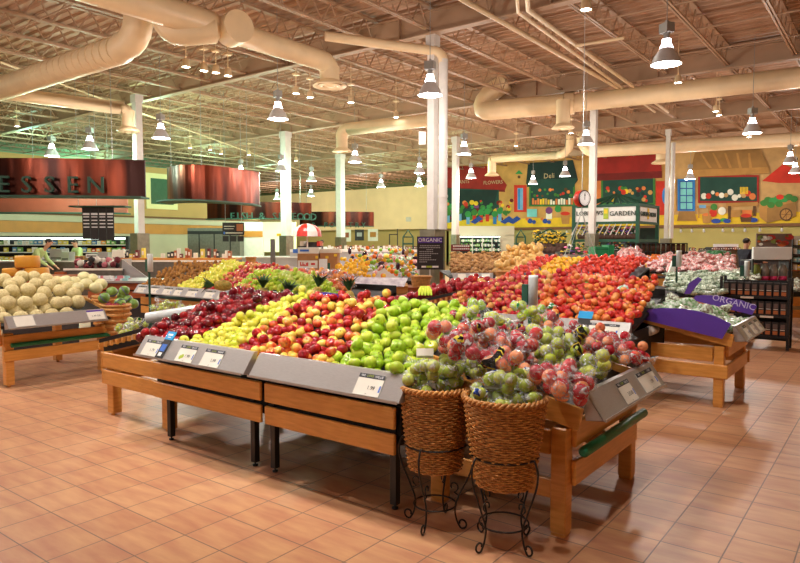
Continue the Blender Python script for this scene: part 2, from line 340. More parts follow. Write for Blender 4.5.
# bands along the left wall above the dairy case
for n_, z0, z1, dx, m_ in ((2, 2.75, 3.1, .08, 'beige'), (3, 2.15, 2.72, .1, 'bandwood'), (4, 3.1, 3.2, .14, flat('brown_line', c8(110, 70, 36)))):
    b = MB(); b.box(X0, X0+dx, -8, YW, z0, z1); struct('trim_%d' % n_, b, m_)
b = MB(); b.box(X0, X0+.06, 14, YW, 0, 2.15); struct('trim_5', b, 'beige')
# interior window high in the tan wall
wa = at_x(150, 178, X0); wb = at_x(173, 205, X0)
b = MB(); fr = .3
b.box(X0, X0+.06, wa.y-fr, wb.y+fr, wb.z-fr, wa.z+fr); wdw = struct('window_1', b, 'creamw')
b = MB(); b.box(X0+.061, X0+.075, wa.y, wb.y, wb.z, wa.z); tag(b.build('window_pane', flat('dim_green_glass', c8(70, 100, 80), rough=.1), wdw), 'dim green glass reflecting the ceiling lamps')

# ---------------------------------------------------------------- mural (painted flat on the wall above the brown ledge)
mural_cols = [c8(196, 148, 80), c8(226, 186, 40), c8(150, 30, 22), c8(24, 66, 56), c8(20, 44, 40), c8(196, 48, 28), c8(110, 160, 200), c8(40, 120, 190), c8(120, 200, 200),
              c8(150, 110, 58), c8(176, 128, 66), c8(60, 120, 50), c8(40, 70, 150), c8(214, 120, 60), c8(230, 226, 210), c8(90, 60, 30), c8(110, 20, 16), c8(190, 150, 96), c8(120, 60, 120), c8(52, 140, 70)]
MM = [mat('mural_paint_%d' % i, c, .8, var=.14, scale=1.6) for i, c in enumerate(mural_cols)]
OC, YE, RE, GR, DG, RO, LB, BL, TQ, TN, WD, LF, NB, OR, WH, BR, DR, SD, PU, MG = range(20)
mu = MB(); lay = [0]
def mp_(pts, c):
    lay[0] += 1; yy = YB-.003-.0004*lay[0]
    mu.poly([at_y(x, y, yy) for x, y in pts], c)
def circ(x, y, r, c, ry=None): mp_([(x+r*math.cos(a*PI/6), y+(ry or r)*math.sin(a*PI/6)) for a in range(12)], c)
def rc(x0, y0, x1, y1, c): mp_([(x0, y0), (x1, y0), (x1, y1), (x0, y1)], c)
def mwall(x0, x1, z0, z1, c): lay[0] += 1; yy = YB-.003-.0004*lay[0]; mu.poly([(x0, yy, z0), (x1, yy, z0), (x1, yy, z1), (x0, yy, z1)], c)
mwall(XM, X1, 2.62, DECK-.1, OC); xs = at_y(674, 200, YB).x; mwall(xs, X1, 2.62, DECK-.1, SD); mwall(XM, X1, 2.62, 3.2, YE)
mp_([(440, 166), (492, 166), (507, 185), (505, 190), (440, 187)], RE); mp_([(440, 187), (505, 190), (505, 192), (440, 189)], DR)
mp_([(440, 188), (499, 190), (499, 214), (440, 224)], GR); mp_([(455, 190), (498, 190), (494, 205), (458, 210)], DG)
for i in range(70):
    x = R(443, 512); y = R(200, 219); circ(x, y, R(1, 2.6), random.choice([LF, LF, MG, RO, OR, YE, GR, DR, LF, PU]))
for i in range(9): x = 446+i*6.6+R(-1, 1); y = R(213, 217); rc(x, y, x+3.4, y+7.5, random.choice([LB, BL, WH, LB, RO])); circ(x+1.7, y-2.5, 3.2, random.choice([LF, MG]))
for x in (470, 500, 508): mp_([(x, 222), (x+9, 216), (x+13, 219), (x+5, 224)], NB)
rc(514, 185, 526.5, 212, RO); rc(517.5, 188, 523, 210, LB); rc(518.2, 189, 520, 209, BL)
mp_([(515, 174), (519, 170), (523, 174)], MG); circ(519, 177, 1.5, BR)
rc(529, 184, 575, 206.5, LF); rc(530.5, 186, 573, 205, GR)
for i in range(16): x = 532+i*2.6; rc(x, R(198, 201), x+2, 204.5, random.choice([WH, OR, SD, YE, WH])); circ(x, R(189, 196), R(.8, 1.8), random.choice([RO, OR, LF, BR]))
mp_([(528, 163), (573, 160), (578, 180), (573, 187), (526, 184)], DG); mp_([(527, 180), (577, 178), (574, 187), (527, 187)], GR)
rc(527, 209, 537, 217, TQ); rc(546, 213, 552, 219, WH); circ(549, 210.5, 3.6, PU); rc(556, 212, 562, 217, SD); circ(558, 209, 3.4, MG)
mp_([(560.5, 214), (570, 214), (569, 224), (562, 224)], WD); circ(565.2, 213.5, 4.8, RO, 2)
for x in (530, 545, 590): circ(x, 221, 2.6, NB); circ(x+4, 222, 2, NB); circ(x-3, 219, 1.6, OR)
rc(578, 176, 597, 206, OC); rc(597, 180, 603, 214, OR)
rc(601, 176, 655, 205, LF); rc(603, 178, 653, 203, GR)
for i in range(26): circ(R(606, 651), R(188, 201), R(1.2, 2.6), random.choice([DR, RO, OR, LF, YE, OC, DG]))
mp_([(593, 158), (661, 154), (662, 176), (593, 179)], RE); mp_([(593, 174), (662, 171), (662, 178), (593, 181)], DR)
rc(656, 181, 668, 215, RO); circ(666, 196, 4, BL, 9); rc(664.8, 178, 676, 212, OC)
rc(677.5, 179, 695, 211, BL); rc(679.5, 181, 693, 210, NB)
for i in range(4):
    for j in range(2): rc(680.5+j*6.4, 182+i*7, 686+j*6.4, 188+i*7, TQ)
mp_([(679, 211), (694, 211), (697, 221), (677, 221)], TN)
rc(698, 175, 759, 203, RE); rc(700, 177, 757, 201, GR)
for i in range(12): circ(704+i*4.4, R(192, 198), R(1.8, 3.4), random.choice([WH, RO, SD, OR, LF, WH]))
for i in range(6): rc(740+i*1.4, 187, 741+i*1.4, 194, YE)
mp_([(695, 152), (760, 149), (769, 168), (769, 174), (692, 177), (691, 169)], TN); mp_([(692, 170), (769, 167), (769, 173), (692, 177)], WD)
for i in range(5): mp_([(700+i*12, 153), (702+i*12, 153), (712+i*10, 168), (709+i*10, 168)], WD)
mp_([(726, 203), (758, 202), (758, 206), (726, 207)], WD); rc(728, 206, 731, 219, BR); rc(753, 206, 756, 216, BR); rc(731, 210, 741, 217, WD); rc(742, 210, 752, 216, OR)
circ(713, 213, 4, RO); circ(714, 207, 3.4, LF); circ(722, 211, 4, WH); circ(716, 221, 5, NB, 2.4); circ(724, 220, 4, MG, 2); circ(727, 221, 4, NB, 2.2); circ(753, 220, 5, NB, 2.4); mp_([(702, 215), (711, 215), (710, 223), (703, 223)], WD); circ(706.5, 214.6, 4.4, OR, 1.6)
mp_([(740, 216), (752, 216), (751, 222), (741, 222)], BR); circ(746, 215.6, 5.4, RO, 2); rc(697, 206, 710, 208, WD); rc(698, 208, 699.5, 218, WD); rc(708, 208, 709.5, 218, WD); rc(699, 205, 706, 208, LB)
mp_([(783, 164), (793, 168), (803, 180), (803, 183), (779, 183), (762, 181)], RO)
mp_([(759, 205), (796, 200), (796, 216), (767, 223), (759.5, 217)], WD); mp_([(767, 208), (796, 202), (796, 216), (767, 223)], TN)
for x, y, r_ in ((764, 203, 4), (768, 200, 4), (773, 201, 4.4), (778, 199, 4.4), (784, 199, 4.4), (789, 197, 4), (794, 199, 4), (771, 205, 4), (779, 204, 4)): circ(x, y, r_, MG if r_ > 4 else LF, r_*.8)
circ(780, 197, 4, RO, 2.6); circ(786, 214.5, 6.6, BR); circ(786, 214.5, 5.2, WD)
for a in range(4): mp_([(786+5*math.cos(a*PI/4), 214.5+5*math.sin(a*PI/4)), (786.6+5*math.cos(a*PI/4), 215+5*math.sin(a*PI/4)), (786-5*math.cos(a*PI/4), 214.5-5*math.sin(a*PI/4)), (785.4-5*math.cos(a*PI/4), 214-5*math.sin(a*PI/4))], BR)
murobj = mu.build('market_mural', MM)
tag(murobj, 'long painted mural of market stalls, awnings and vegetable carts on the back wall', 'mural')
b = MB()
for t, x, y, s_ in (('Deli', 549, 176, .45), ('PLANTS', 462, 182, .34), ('FLOWERS', 493, 182.5, .34)):
    b.X = frame(at_y(x, y, YB-.07), (1, 0, 0), (0, 0, 1)); b.text(t, s_)
b.build('awning_lettering', flat('pale_tan_ink', c8(196, 170, 130)), murobj)
# small mural spotlights under the ledge
b = MB(); b.tube([(0, 0, 0), (0, 0, -.12)], .015, 6); b.X = Matrix.Translation((0, -.02, -.17)) @ Matrix.Rotation(.6, 4, 'X'); b.lathe([(0.001, .09), (.05, .08), (.07, -.08)], n=10, mi=1)
sp = b.build('ledge_spotlight', ['black', 'silver']); tag(sp, 'small swivel spotlight fixed under the brown mural ledge', 'spotlight', 'spotlights under the mural ledge')
K = Kind(sp)
for px in (535, 541, 546, 567, 681, 692, 704, 723, 733, 745, 760, 782): q = at_y(px, 228, YB-.3); K.put((q.x, q.y, 2.46))

# ---------------------------------------------------------------- ducts, pipes, lamps
def arc(p, a, c, n=5):
    """points of a rounded corner at p between directions a and c"""
    p, a, c = Vector(p), Vector(a), Vector(c)
    return [p+(a*(1-t)**2+c*t**2) for t in [i/n for i in range(n+1)]]
def diffuser(b, x, y, z, r, zt):
    b.tube([(x, y, z+.12), (x, y, zt)], r, 18); b.lathe([(r, .14), (r*1.25, .1), (r*1.75, 0), (r*1.7, -.02), (r*1.2, .03)], (x, y, z), 20); b.lathe([(r*1.15, 0), (r*.8, -.03), (r*.75, .03)], (x, y, z), 20); b.lathe([(r*.6, 0), (r*.3, -.03), (.001, -.03)], (x, y, z), 20)
def duct(label, build):
    b = MB(); build(b); return tag(b.build('air_duct', 'duct'), label, 'air duct')
def d1(b):   # big duct crossing the upper right
    b.tube([(-11.0, 20.6, 7.2)]+arc((-12.1, 20.3, 6.2), (.5, .15, .6), (.7, 0, 0))+[(-9.0, 20.9, 6.22)], .33, 20)
    b.tube([(-9.0, 20.9, 6.22), (-8.7, 21, 6.22)], .36, 20); b.tube([(-8.7, 21, 6.22), (3, 21.6, 6.12)], .29, 20)
    q = at_d(563, 128, 21.2); b.tube([(q.x, q.y, q.z+.1), (q.x, q.y, 6.2)], .22, 16); diffuser(b, q.x, q.y, q.z, .21, 6.0)
duct('big tan round duct crossing the whole upper right before the mural', d1)
def d2(b):
    b.tube([at_z(492, 159, 6.0), at_z(560, 155, 6.0)]+arc(at_z(570, 154, 6.0), (-.6, 0, 0), (0, 0, .6))+[at_z(570, 154, 6.0)+Vector((0, 0, 1.2))], .2, 16)
    p = at_z(492, 161, 5.9); b.tube([p, p+Vector((-.1, 0, -.02))], .22, 16); diffuser(b, p.x, p.y, p.z-.75, .22, p.z)
duct('thin far duct ending in a diffuser over the red mural awning', d2)
def d2b(b):
    p = at_z(585, 152, 6.0); b.tube([p+Vector((-.2, 0, 1.1))]+arc(p, (-.1, 0, .6), (.6, .05, 0))+[at_z(800, 139, 6.0), at_z(860, 135, 6.0)], .3, 16)
    q = at_d(662, 163, 31); diffuser(b, q.x, q.y, q.z, .28, 6.0)
duct('far round duct running along the top of the mural', d2b)
def d3(b):
    pts = [(-21.5, 7.85, 5.8), (-13.6, 7.9, 5.8)]+arc((-12.9, 7.9, 5.85), (-.6, 0, 0), (0, 0, .6))+[(-12.9, 7.9, 6.6)]
    b.tube(pts, .3, 20)
    for i in range(14): x = -17.6+i*.3; b.tube([(x, 7.87, 5.8), (x+.03, 7.87, 5.8)], .3025, 20)
duct('spiral tan duct at upper left turning up beside a second elbow', d3)
def d3c(b):
    b.tube([(-12.3, 8.1, 6.7)]+arc((-12.3, 8.1, 5.95), (0, 0, .5), (.35, .2, 0))+[(-11.7, 8.9, 6.1)], .27, 18)
duct('short tan elbow duct joining the long duct at upper left', d3c)
def d3b(b):
    b.tube([(-19.9, 8.1, 5.75), (-18.75, 10.9, 5.65)]+arc((-18.7, 11.0, 5.62), (-.05, -.15, 0), (0, 0, -.2)), .19, 16); diffuser(b, -18.7, 11.02, 4.98, .19, 5.6)
duct('branch duct dropping to a round diffuser above the copper sign', d3b)
def d4(b):
    b.tube([(-11.95, 1.0, 6.25), (-11.8, 8.9, 6.22)], .29, 20); b.tube([(-11.8, 8.9, 6.22), (-11.75, 12.1, 6.2)]+arc((-11.75, 12.5, 6.2), (0, -.3, 0), (0, 0, -.35)), .25, 20)
    b.tube([(-11.78, 9.35, 6.2), (-11.3, 9.25, 6.2)], .34, 22)
    diffuser(b, -11.75, 12.5, 5.62, .25, 6.1)
duct('long tan duct at upper left ending in a slotted round diffuser', d4)
def d6(b):
    b.tube([(-13.1, 18.9, 5.85), (-16.3, 18.35, 5.8)]+arc((-16.6, 18.3, 5.8), (.3, .05, 0), (0, 0, -.3)), .23, 18); diffuser(b, -16.6, 18.3, 5.0, .21, 5.7)
duct('short cream duct with a cone diffuser left of the tall white column', d6)
def pipe(label, pts, r, n=10): b = MB(); b.tube(pts, r, n); return tag(b.build('ceiling_pipe', 'duct'), label, 'pipe')
pipe('white drain pipe bending down onto the tall middle column', [at_z(325, 36, 6.35)]+arc(Vector((P437.x, P437.y, 6.2)), (-.3, -.1, .02), (0, 0, -.3))+[(P437.x, P437.y, 5.9)], .11, 14)
pipe('upper of two thin conduits running away over the apples', [at_z(517, -8, 6.5), at_z(518, 12, 6.5), at_z(655, 112, 6.45)], .04)
pipe('lower of two thin conduits running away over the apples', [at_z(527, -8, 6.5), at_z(528, 10, 6.5), at_z(668, 112, 6.45)], .05)
pipe('long straight sprinkler pipe under the joists at left', [at_z(0, 62, 6.45), at_z(420, 214, 6.45)], .03)
pipe('long straight cream pipe crossing above the tall column', [at_z(452, -6, 6.5), at_z(625, 92, 6.5)], .05)
for lab, a, c in (('bare tube light strut beneath the ceiling over the tomatoes', (575, 46), (624, 38)),):
    pipe(lab, [at_z(*a, 6.3), at_z(*c, 6.3)], .035)

def bell_lamp():
    t = thing('pendant_lamp', 'x', 'lamp')
    b = MB(); b.lathe([(.07, .42), (.075, .34), (.11, .26), (.2, .12), (.245, 0), (.25, -.012), (.24, 0), (.19, .11), (.1, .25), (.06, .36)], n=22); b.build('bell_shade', 'silver', t)
    b = MB(); b.lathe([(.001, .005), (.235, .005)], n=20); b.build('glowing_lens', 'lit', t); b = MB(); b.lathe([(.072, .41), (.078, .34), (.113, .262)], n=20); b.build('glowing_neck', 'lit', t)
    b = MB(); b.box(-.1, .1, -.08, .08, .52, .68); b.box(-.02, .02, -.02, .02, .68, .73); b.lathe([(.05, .42), (.05, .52)], n=10); b.build('ballast', 'ballast', t)
    b = MB(); b.tube([(0, 0, .72), (0, 0, DECK-4.60)], .008, 5); b.build('hanging_cable', 'ballast', t)
    return t
KL = Kind(bell_lamp())
LZ = 4.65
def pt(loc, W, c, r=.2, name='lamp_or_fill_light'):
    d = bpy.data.lights.new(name, 'POINT'); d.energy = W; d.color = c; d.shadow_soft_size = r; o = bpy.data.objects.new(name, d); col.objects.link(o); o.location = loc; return o
def spot(loc, to, W, c, ang, r=.08, blend=.6):
    d = bpy.data.lights.new('track_light', 'SPOT'); d.energy = W; d.color = c; d.spot_size = ang; d.spot_blend = blend; d.shadow_soft_size = r
    o = bpy.data.objects.new('track_light', d); col.objects.link(o); o.location = loc; o.rotation_euler = (Vector(to)-Vector(loc)).to_track_quat('-Z', 'Y').to_euler(); return o
lamps = [((666, 64), 'largest bell pendant, hanging at upper right before the big duct', 0), ((430, 95), 'bell pendant in front of the top of the tall middle column', 0),
 ((278, 119), 'bell pendant left of the round ceiling diffuser, nearer than the steel posts', 0), ((752, 133), 'bell pendant over the organic table at upper right', 0),
 ((586, 144), 'bell pendant just left of the column beside the hanging scale', 0), ((161, 138), 'bell pendant right of the column over the copper signs', 0),
 ((90, 149), 'bell pendant over the middle of the green-lettered copper sign', 1), ((52, 156), 'bell pendant over the left of the green-lettered copper sign', 1),
 ((464, 154), 'bell pendant right of the tall middle column, above the red awning', 0), ((471, 178), 'smaller bell pendant in front of the red mural awning', 0),
 ((565, 176), 'bell pendant in front of the right of the dark green Deli awning', 0), ((533, 184), 'bell pendant in front of the left of the dark green Deli awning', 0),
 ((690, 179), 'bell pendant in front of the blue mural door', 0), ((790, 163), 'nearer bell pendant over the painted red parasol', 0), ((795, 173), 'farther bell pendant over the painted red parasol', 0),
 ((241, 175), 'bell pendant above the curved copper sign', 1), ((355, 162), 'bell pendant under the cone diffuser left of the middle column', 0), ((311.5, 181), 'upper of two bell pendants between the two far columns', 1),
 ((381, 187), 'lone bell pendant in front of the cream wall', 1), ((419.5, 173), 'upper of two bell pendants at the left edge of the tall column', 0), ((419, 186), 'lower of two bell pendants at the left edge of the tall column', 0),
 ((281, 171), 'bell pendant partly behind the far post at centre left', 1), ((311, 196), 'lower of two bell pendants between the two far columns', 1), ((277, 199), 'lowest bell pendant over the seafood sign', 1)]
for (p, lab, g) in lamps:
    q = at_z(*p, LZ); KL.put(q, R(0, 3), lab); pt(q-Vector((0, 0, .12)), LAMP_W*(1.5 if g else 1), GREEN_COL if g else LAMP_COL)
for x in (-3.3, -7.8, -12.2, -16.7):   # the row of lamps over and behind the camera
    for y in (2.6, -5.5):
        if (x, y) == (-16.7, -5.5): continue
        KL.put((x, y, LZ), 0, 'bell pendant outside the picture over the near aisles', 'pendants over the near aisles'); pt((x, y, LZ-.12), LAMP_W*(1 if y > 0 else .45), LAMP_COL)
for x, y in ((-38.2, 20), (-38.2, 8), (-46, 28), (-32, 4), (-32, 14), (-32, 24), (-34, 30)): pt((x, y, 6.2), LAMP_W*.8, (.40, 1, .74), .5)  # added green fill without fixtures, tints the ceiling at far left
for x, y in ((-29, 20), (-27, 33), (-19, 30), (-22, 14)): pt((x, y, 5.7), LAMP_W*.7, (.5, 1, .66), .5)  # more added green fill for the middle ceiling, no lamps hang here
for x, y in ((-44, 40), (-34, 40)): pt((x, y, 5.2), LAMP_W*1.8, LAMP_COL, .4)  # added warm fill to brighten the cream wall, no fixtures
# unseen spots without heads, added to brighten the produce and give it gloss
for a, c, W_ in (((-2.4, 1.6, 6.0), (-3.1, 3.5, 1), 900), ((-5.4, 1.6, 6.0), (-4.5, 3.5, 1), 900), ((-.4, 2.4, 6.0), (-1.9, 3.9, 1), 800), ((-3.0, 4.8, 6.2), (-3.1, 6.7, 1), 900), ((-8.6, 1.2, 6.0), (-8.3, 3.6, 1), 700), ((-.6, 5.6, 6.1), (-1.8, 7.5, 1), 700), ((-9.5, 5, 6.2), (-9.5, 7.2, 1), 800), ((-4, 8, 6.2), (-4.2, 10, 1), 900)):
    spot(a, c, W_*.45, (1, .95, .88), .8, .06, .8)
# track spots
def track_spot():
    t = thing('track_spotlight', 'x', 'spotlight')
    b = MB(); b.lathe([(.03, .16), (.06, .14), (.075, -.04), (.085, -.06), (.07, -.04)], n=14); b.build('lamp_head', 'duct', t)
    b = MB(); b.lathe([(.001, -.045), (.068, -.045)], n=14); b.build('glowing_lens', 'spotlit', t)
    b = MB(); b.tube([(0, 0, .15), (0, 0, 1.33)], .009, 5); b.box(-.06, .06, -.06, .06, .48, .53); b.build('mounting_stem', 'duct', t)
    return t
KS = Kind(track_spot())
spots = [((204, 69), 'dimmer lit track spot in the left ceiling cluster', 6.2), ((228, 74), 'bright starred track spot at the right of the left ceiling cluster', 6.2), ((186, 65), 'unlit-looking leftmost head of the left ceiling cluster', 6.2), ((216, 71), 'middle head of the left ceiling cluster', 6.2),
 ((296, 92), 'left one of the pair of spots by the round diffuser', 6.1), ((310, 96), 'right one of the pair of spots by the round diffuser', 6.1), ((351, 101), 'single spot right of the round diffuser', 6.1), ((396, 116), 'bright spot over the short cream duct', 6.1),
 ((516, 145), 'small spot right of the tall column under the big duct', 6), ((586, 7), 'spot at the top edge of the picture', 6.3), ((678, 81), 'spot on the big duct right of the largest pendant', 6), ((716, 110), 'left head of the double spot under the duct', 6), ((719, 114), 'right head of the double spot under the duct', 6),
 ((571, 132), 'starred spot under the cone diffuser of the big duct', 5.6), ((749, 136), 'small spot behind the pendant over the organic table', 5.6),
 ((190, 147), 'first of the small greenish far spots', 6), ((210, 149), 'second of the small greenish far spots', 6), ((221, 153), 'third of the small greenish far spots', 6), ((249, 154), 'fourth of the small greenish far spots', 6), ((17, 125), 'far spot at the left edge of the ceiling', 6.2), ((296, 160), 'far spot left of the middle far post', 6)]
for p, lab, z in spots: KS.put(at_z(*p, 6.0), 0, lab, scale=(1.35, 1.35, 1))

# ---------------------------------------------------------------- display tables
def text_on(b, t, size, o, x, y, mi, lift=.0012): old = b.X; b.X = frame(Vector(o)+Vector(x).cross(Vector(y)).normalized()*lift, x, y); b.text(t, size, mi); b.X = old
def price_card(parent, P, ux, uy, cx, wd, price, fruit=None, h=.13):
    """card on a sloped rail: P the rail's lower edge start, ux along it, uy up its face, cx distance along"""
    b = MB(); b.X = frame(Vector(P)+Vector(ux)*cx, ux, uy)
    b.box(-wd/2, wd/2, .012, .012+h, .0015, .004, 0); b.box(-wd/2, wd/2, h-.012, h+.014, .004, .0052, 1)
    def tx(t, s_, x, y, mi): o = b.X; b.X = o @ Matrix.Translation((x, y, .0056)); b.text(t, s_, mi); b.X = o
    tx('WE', .02, -wd*.34, h+.001, 3); tx('LOVE', .02, -wd*.06, h+.001, 4); tx('VALUE', .02, wd*.28, h+.001, 3)
    tx(price, .034, wd*.12, .06, 2); tx('LB', .01, 0, .022, 2)
    b.box(wd*.42, wd*.47, .04, .08, .004, .0048, 5)
    if fruit:
        for dx, dy in ((-.05, .045), (-.032, .055)): b.lathe([(.017, .0042), (.001, .006)], (dx, dy, 0), 10, 4)
    b.build('price_card', ['card', 'cardhead', 'ink', 'wt', 'lime', 'inkblue'], parent)
def rail(parent, p0, p1, out, h=.15, drop=.14, cards=(), lip=.03, name='price_rail'):
    """bent steel price rail from p0 to p1 (its lower front edge); out = outward horizontal direction"""
    p0, p1, out = Vector(p0), Vector(p1), Vector(out); up = Vector((0, 0, drop))-out*.1; b = MB(); L = (p1-p0)
    t0, t1 = p0+up, p1+up; n = L.cross(up).normalized()*-.004
    b.slab([p0, p1, t1, t0], .004); b.slab([t0, t1, t1-out*.03-Vector((0, 0, .0)), t0-out*.03], .004)
    b.prism([p0, p0+out*.012+Vector((0, 0, -.004)), p0+out*.012+Vector((0, 0, .012)), p0+Vector((0, 0, .006))], L); b.slab([p0-out*.1-Vector((0, 0, .012)), p1-out*.1-Vector((0, 0, .012)), p1, p0], .004)
    for p in (p0, p1): b.prism([p, p+up, p+up-out*.03, p-out*.1+Vector((0, 0, -.01))], L.normalized()*.003)
    o = b.build(name, 'steel', parent)
    ux = L.normalized(); uy = up.normalized()
    if ux.cross(uy).dot(out) < 0: base = p1; ux = -ux
    else: base = p0
    for c in cards: price_card(o, base, ux, uy, *c)
    return o
# --- near island, front: two tables side by side (front slats at Y=3.0)
def front_table(label, x0, x1, rx0, rx1, legs, cards, y=3.0, deep=1.15, legm='black', zb=.72, zt=1.15, zo=0, bk=.02):
    t = thing('display_table', label, 'display table', ((x0+x1)/2, y+.5, 0))
    for z0, z1 in ((.50+zo, .635+zo), (.345+zo, .472+zo)): b = MB(); b.bbox(x0, x1, y, y+.025, z0, z1); b.build('slat', 'wood', t)
    for x in legs:
        for yy in (y+.06, y+deep-.05): b = MB(); b.box(x-.022, x+.022, yy-.022, yy+.022, .03, .62+zo); b.lathe([(.001, 0), (.02, 0), (.02, .012), (.006, .014), (.006, .03)], (x, yy, 0), 10); b.build('leg', legm, t)
    b = MB(); b.box(x0-.01, x1+.01, y+.05, y+deep-.08, .40+zo, .63+zo); b.build('liner_box', 'blackm', t)  # black liner added behind the slats so their gaps look deep in shade
    b = MB(); b.slab([(x0, y-.02, zb+zo), (x1, y-.02, zb+zo), (x1, y+deep, zt-.09+zo), (x0, y+deep, zt-.09+zo)], .03)
    b.box(x0, x1, y+deep, y+deep+.02, .5+zo, zt-bk+zo); b.box(x0, x0+.02, y+.1, y+deep, .6+zo, .74+zo); b.box(x1-.02, x1, y+.1, y+deep, .6+zo, .74+zo)
    b.build('sloped_tray', 'blackm', t)
    rail(t, (rx0, y-.2, .725+zo), (rx1, y-.2, .725+zo), (0, -1, 0), cards=cards)
    return t
front_table('wooden display table under the yellow apples, two price cards by the blue flag', -4.82, -3.5, -4.74, -3.44, (-4.66, -3.63), [(.17, .2, '1.79'), (.62, .2, '1.99', 1), (.92, .21, '1.99')])
front_table('wooden display table under the mixed red and green apples, one price card', -3.46, -2.32, -3.38, -2.14, (-3.42, -2.36), [(1.0, .19, '1.99')])
# blue flag and card holder at the left rail
t = thing('rail_flag', 'sky blue flag on a dark card clip on the left steel price rail', 'price flag', (-4.4, 2.85, .74))
m_ = frame((-4.42, 2.83, .745), (1, 0, 0), (0, .58, .81)); b = MB(); b.X = m_; b.box(-.045, .045, -.03, .13, .012, .02); b.build('card_clip', 'dark', t)
b = MB(); b.X = m_; b.box(-.05, .05, .13, .2, .012, .02, 0); b.box(-.03, .03, .165, .18, .02, .0205, 1); b.box(-.02, .02, .148, .154, .02, .0205, 1); b.build('flag', ['blue', 'wt'], t)
b = MB(); b.X = m_; b.box(-.03, .03, .03, .09, .02, .022, 0); b.box(-.02, .02, -.01, .02, .02, .022, 1); b.build('printed_label', ['inkblue', 'wt'], t)
# left end table of the near island (tray slopes down to the left)
def left_end(label, dx, dy):
    global b
    t = thing('display_table', label, 'display table', (-5.3+dx, 3.6+dy, 0)); T = Matrix.Translation((dx, dy, 0))
    def nb():
        b = MB(); b.X = T; return b
    for z0, z1 in ((.45, .59), (.295, .43)):
        b = nb(); b.bbox(-5.84, -4.84, 3.13, 3.155, z0, z1); b.build('slat', 'wood', t); b = nb(); b.bbox(-5.868, -5.842, 3.13, 4.5, z0, z1); b.build('slat', 'wood', t)
    for x in (-5.78, -4.9):
        for yy in (3.19, 4.4): b = nb(); b.bbox(x-.05, x+.05, yy-.03, yy+.06, .02, .44); b.lathe([(.001, 0), (.02, 0), (.02, .02)], (x, yy, 0), 8); b.build('leg', 'wood', t)
    b = nb(); b.slab([(-5.95, 3.2, .62), (-4.9, 3.45, .88), (-4.9, 4.5, .88), (-5.95, 4.5, .62)], .05)
    b.prism([(-5.97, 3.17, .66), (-4.9, 3.43, .935), (-4.9, 3.43, .97), (-5.97, 3.17, .695)], (0, .03, 0)); b.build('ribbed_tray', 'blackm', t)
    b = nb()
    for i in range(15): k = i/14; x = -5.95+1.0*k; y = 3.2+.25*k; z = .66+.25*k; b.box(x, x+.03, y-.055, y-.035, z-.045, z+.0)
    b.build('tray_side_board', 'wood', t)
    b = nb(); b.slab([(-5.93, 3.21, .56), (-4.86, 3.47, .83), (-4.86, 3.49, .9), (-5.93, 3.23, .61)], .02); b.build('tray_side_board', 'wood', t)
    return t
left_end('left end wooden table of the near island with a black ribbed tray edge', 0, 0)
left_end('left end table of the island behind, its black tray full of red apples', .35, 3.75)
# right end table of the near island (faces +X)
def end_table(label, y0, y1, xf=-1.38, legw=.09, cards=(), front=None, bumper=True, depth=1.25, zt=1.08, zo=0, sz=(.19, .3, 0)):
    t = thing('display_table', label, 'display table', (xf-.6, (y0+y1)/2, 0)); xb = xf-depth
    for z0, z1 in ((.49+zo, .63+zo), (.275+zo, .415+zo)): b = MB(); b.bbox(xf+.0, xf+.028, y0+.02, y1-.02, z0, z1); b.build('slat', 'wood', t)
    for x in (xf-legw*.5, xb+.1):
        for y in (y0, y1): b = MB(); b.bbox(x-legw/2, x+legw/2, y-legw/2, y+legw/2, .015, .6+zo); b.box(x-legw/2+.006, x+legw/2-.006, y-legw/2+.006, y+legw/2-.006, 0, .015); b.build('leg', 'wood', t)
    for yy in (y0, y1): b = MB(); b.bbox(xb+.14-sz[2]*3, xf-legw+sz[2]*2.6, yy-.015-sz[2]*(1 if yy == y0 else -1), yy+.015-sz[2]*(1 if yy == y0 else -1), sz[0], sz[1]); b.build('stretcher', 'wood', t)
    for yy in (y0-.03, y1+.005): b = MB(); b.bbox(xb+.02, xf-.1, yy, yy+.025, .44+zo, .58+zo); b.build('apron', 'wood', t)
    b = MB(); b.slab([(xf+.02, y0-.02, .67+zo), (xf+.02, y1+.05, .67+zo), (xb, y1+.05, zt-.08+zo), (xb, y0-.02, zt-.08+zo)], .03); b.box(xb-.02, xb, y0, y1, .5+zo, zt-.1+zo); b.build('sloped_tray', 'blackm', t)
    for yy in (y0-.03, y1+.05): b = MB(); b.prism([(xf+.06, yy, .6+zo), (xf+.08, yy, .72+zo), (xb, yy, zt-.08+zo), (xb, yy, zt-.2+zo)], (0, .022, 0)); b.build('tray_side_board', 'wood', t)
    if bumper: b = MB(); b.tube([(xf+.06, y0+.03, .465+zo), (xf+.06, y0+.05, .465+zo), (xf+.06, y1, .465+zo), (xf+.06, y1+.02, .465+zo)], [.018, .03, .03, .018], 12); b.build('bumper', 'green', t)
    rail(t, (xf+.18, y0+.02, .66+zo), (xf+.18, y1+.06, .66+zo), (1, 0, 0), cards=cards)
    return t
end_table('nearest wooden end table with bagged apples, green bumper and steel rail', 3.34, 4.44, cards=[(.50, .2, '2/5.00'), (.91, .3, '1.99')], depth=.94, zt=1.0)
end_table('wooden end table under the salad packs with two purple header boards', 6.93, 8.0, xf=-1.3, sz=(.285, .42, .05), cards=[(.28, .17, '3.99'), (.62, .17, '3.99'), (.92, .16, '3.99')], bumper=False)

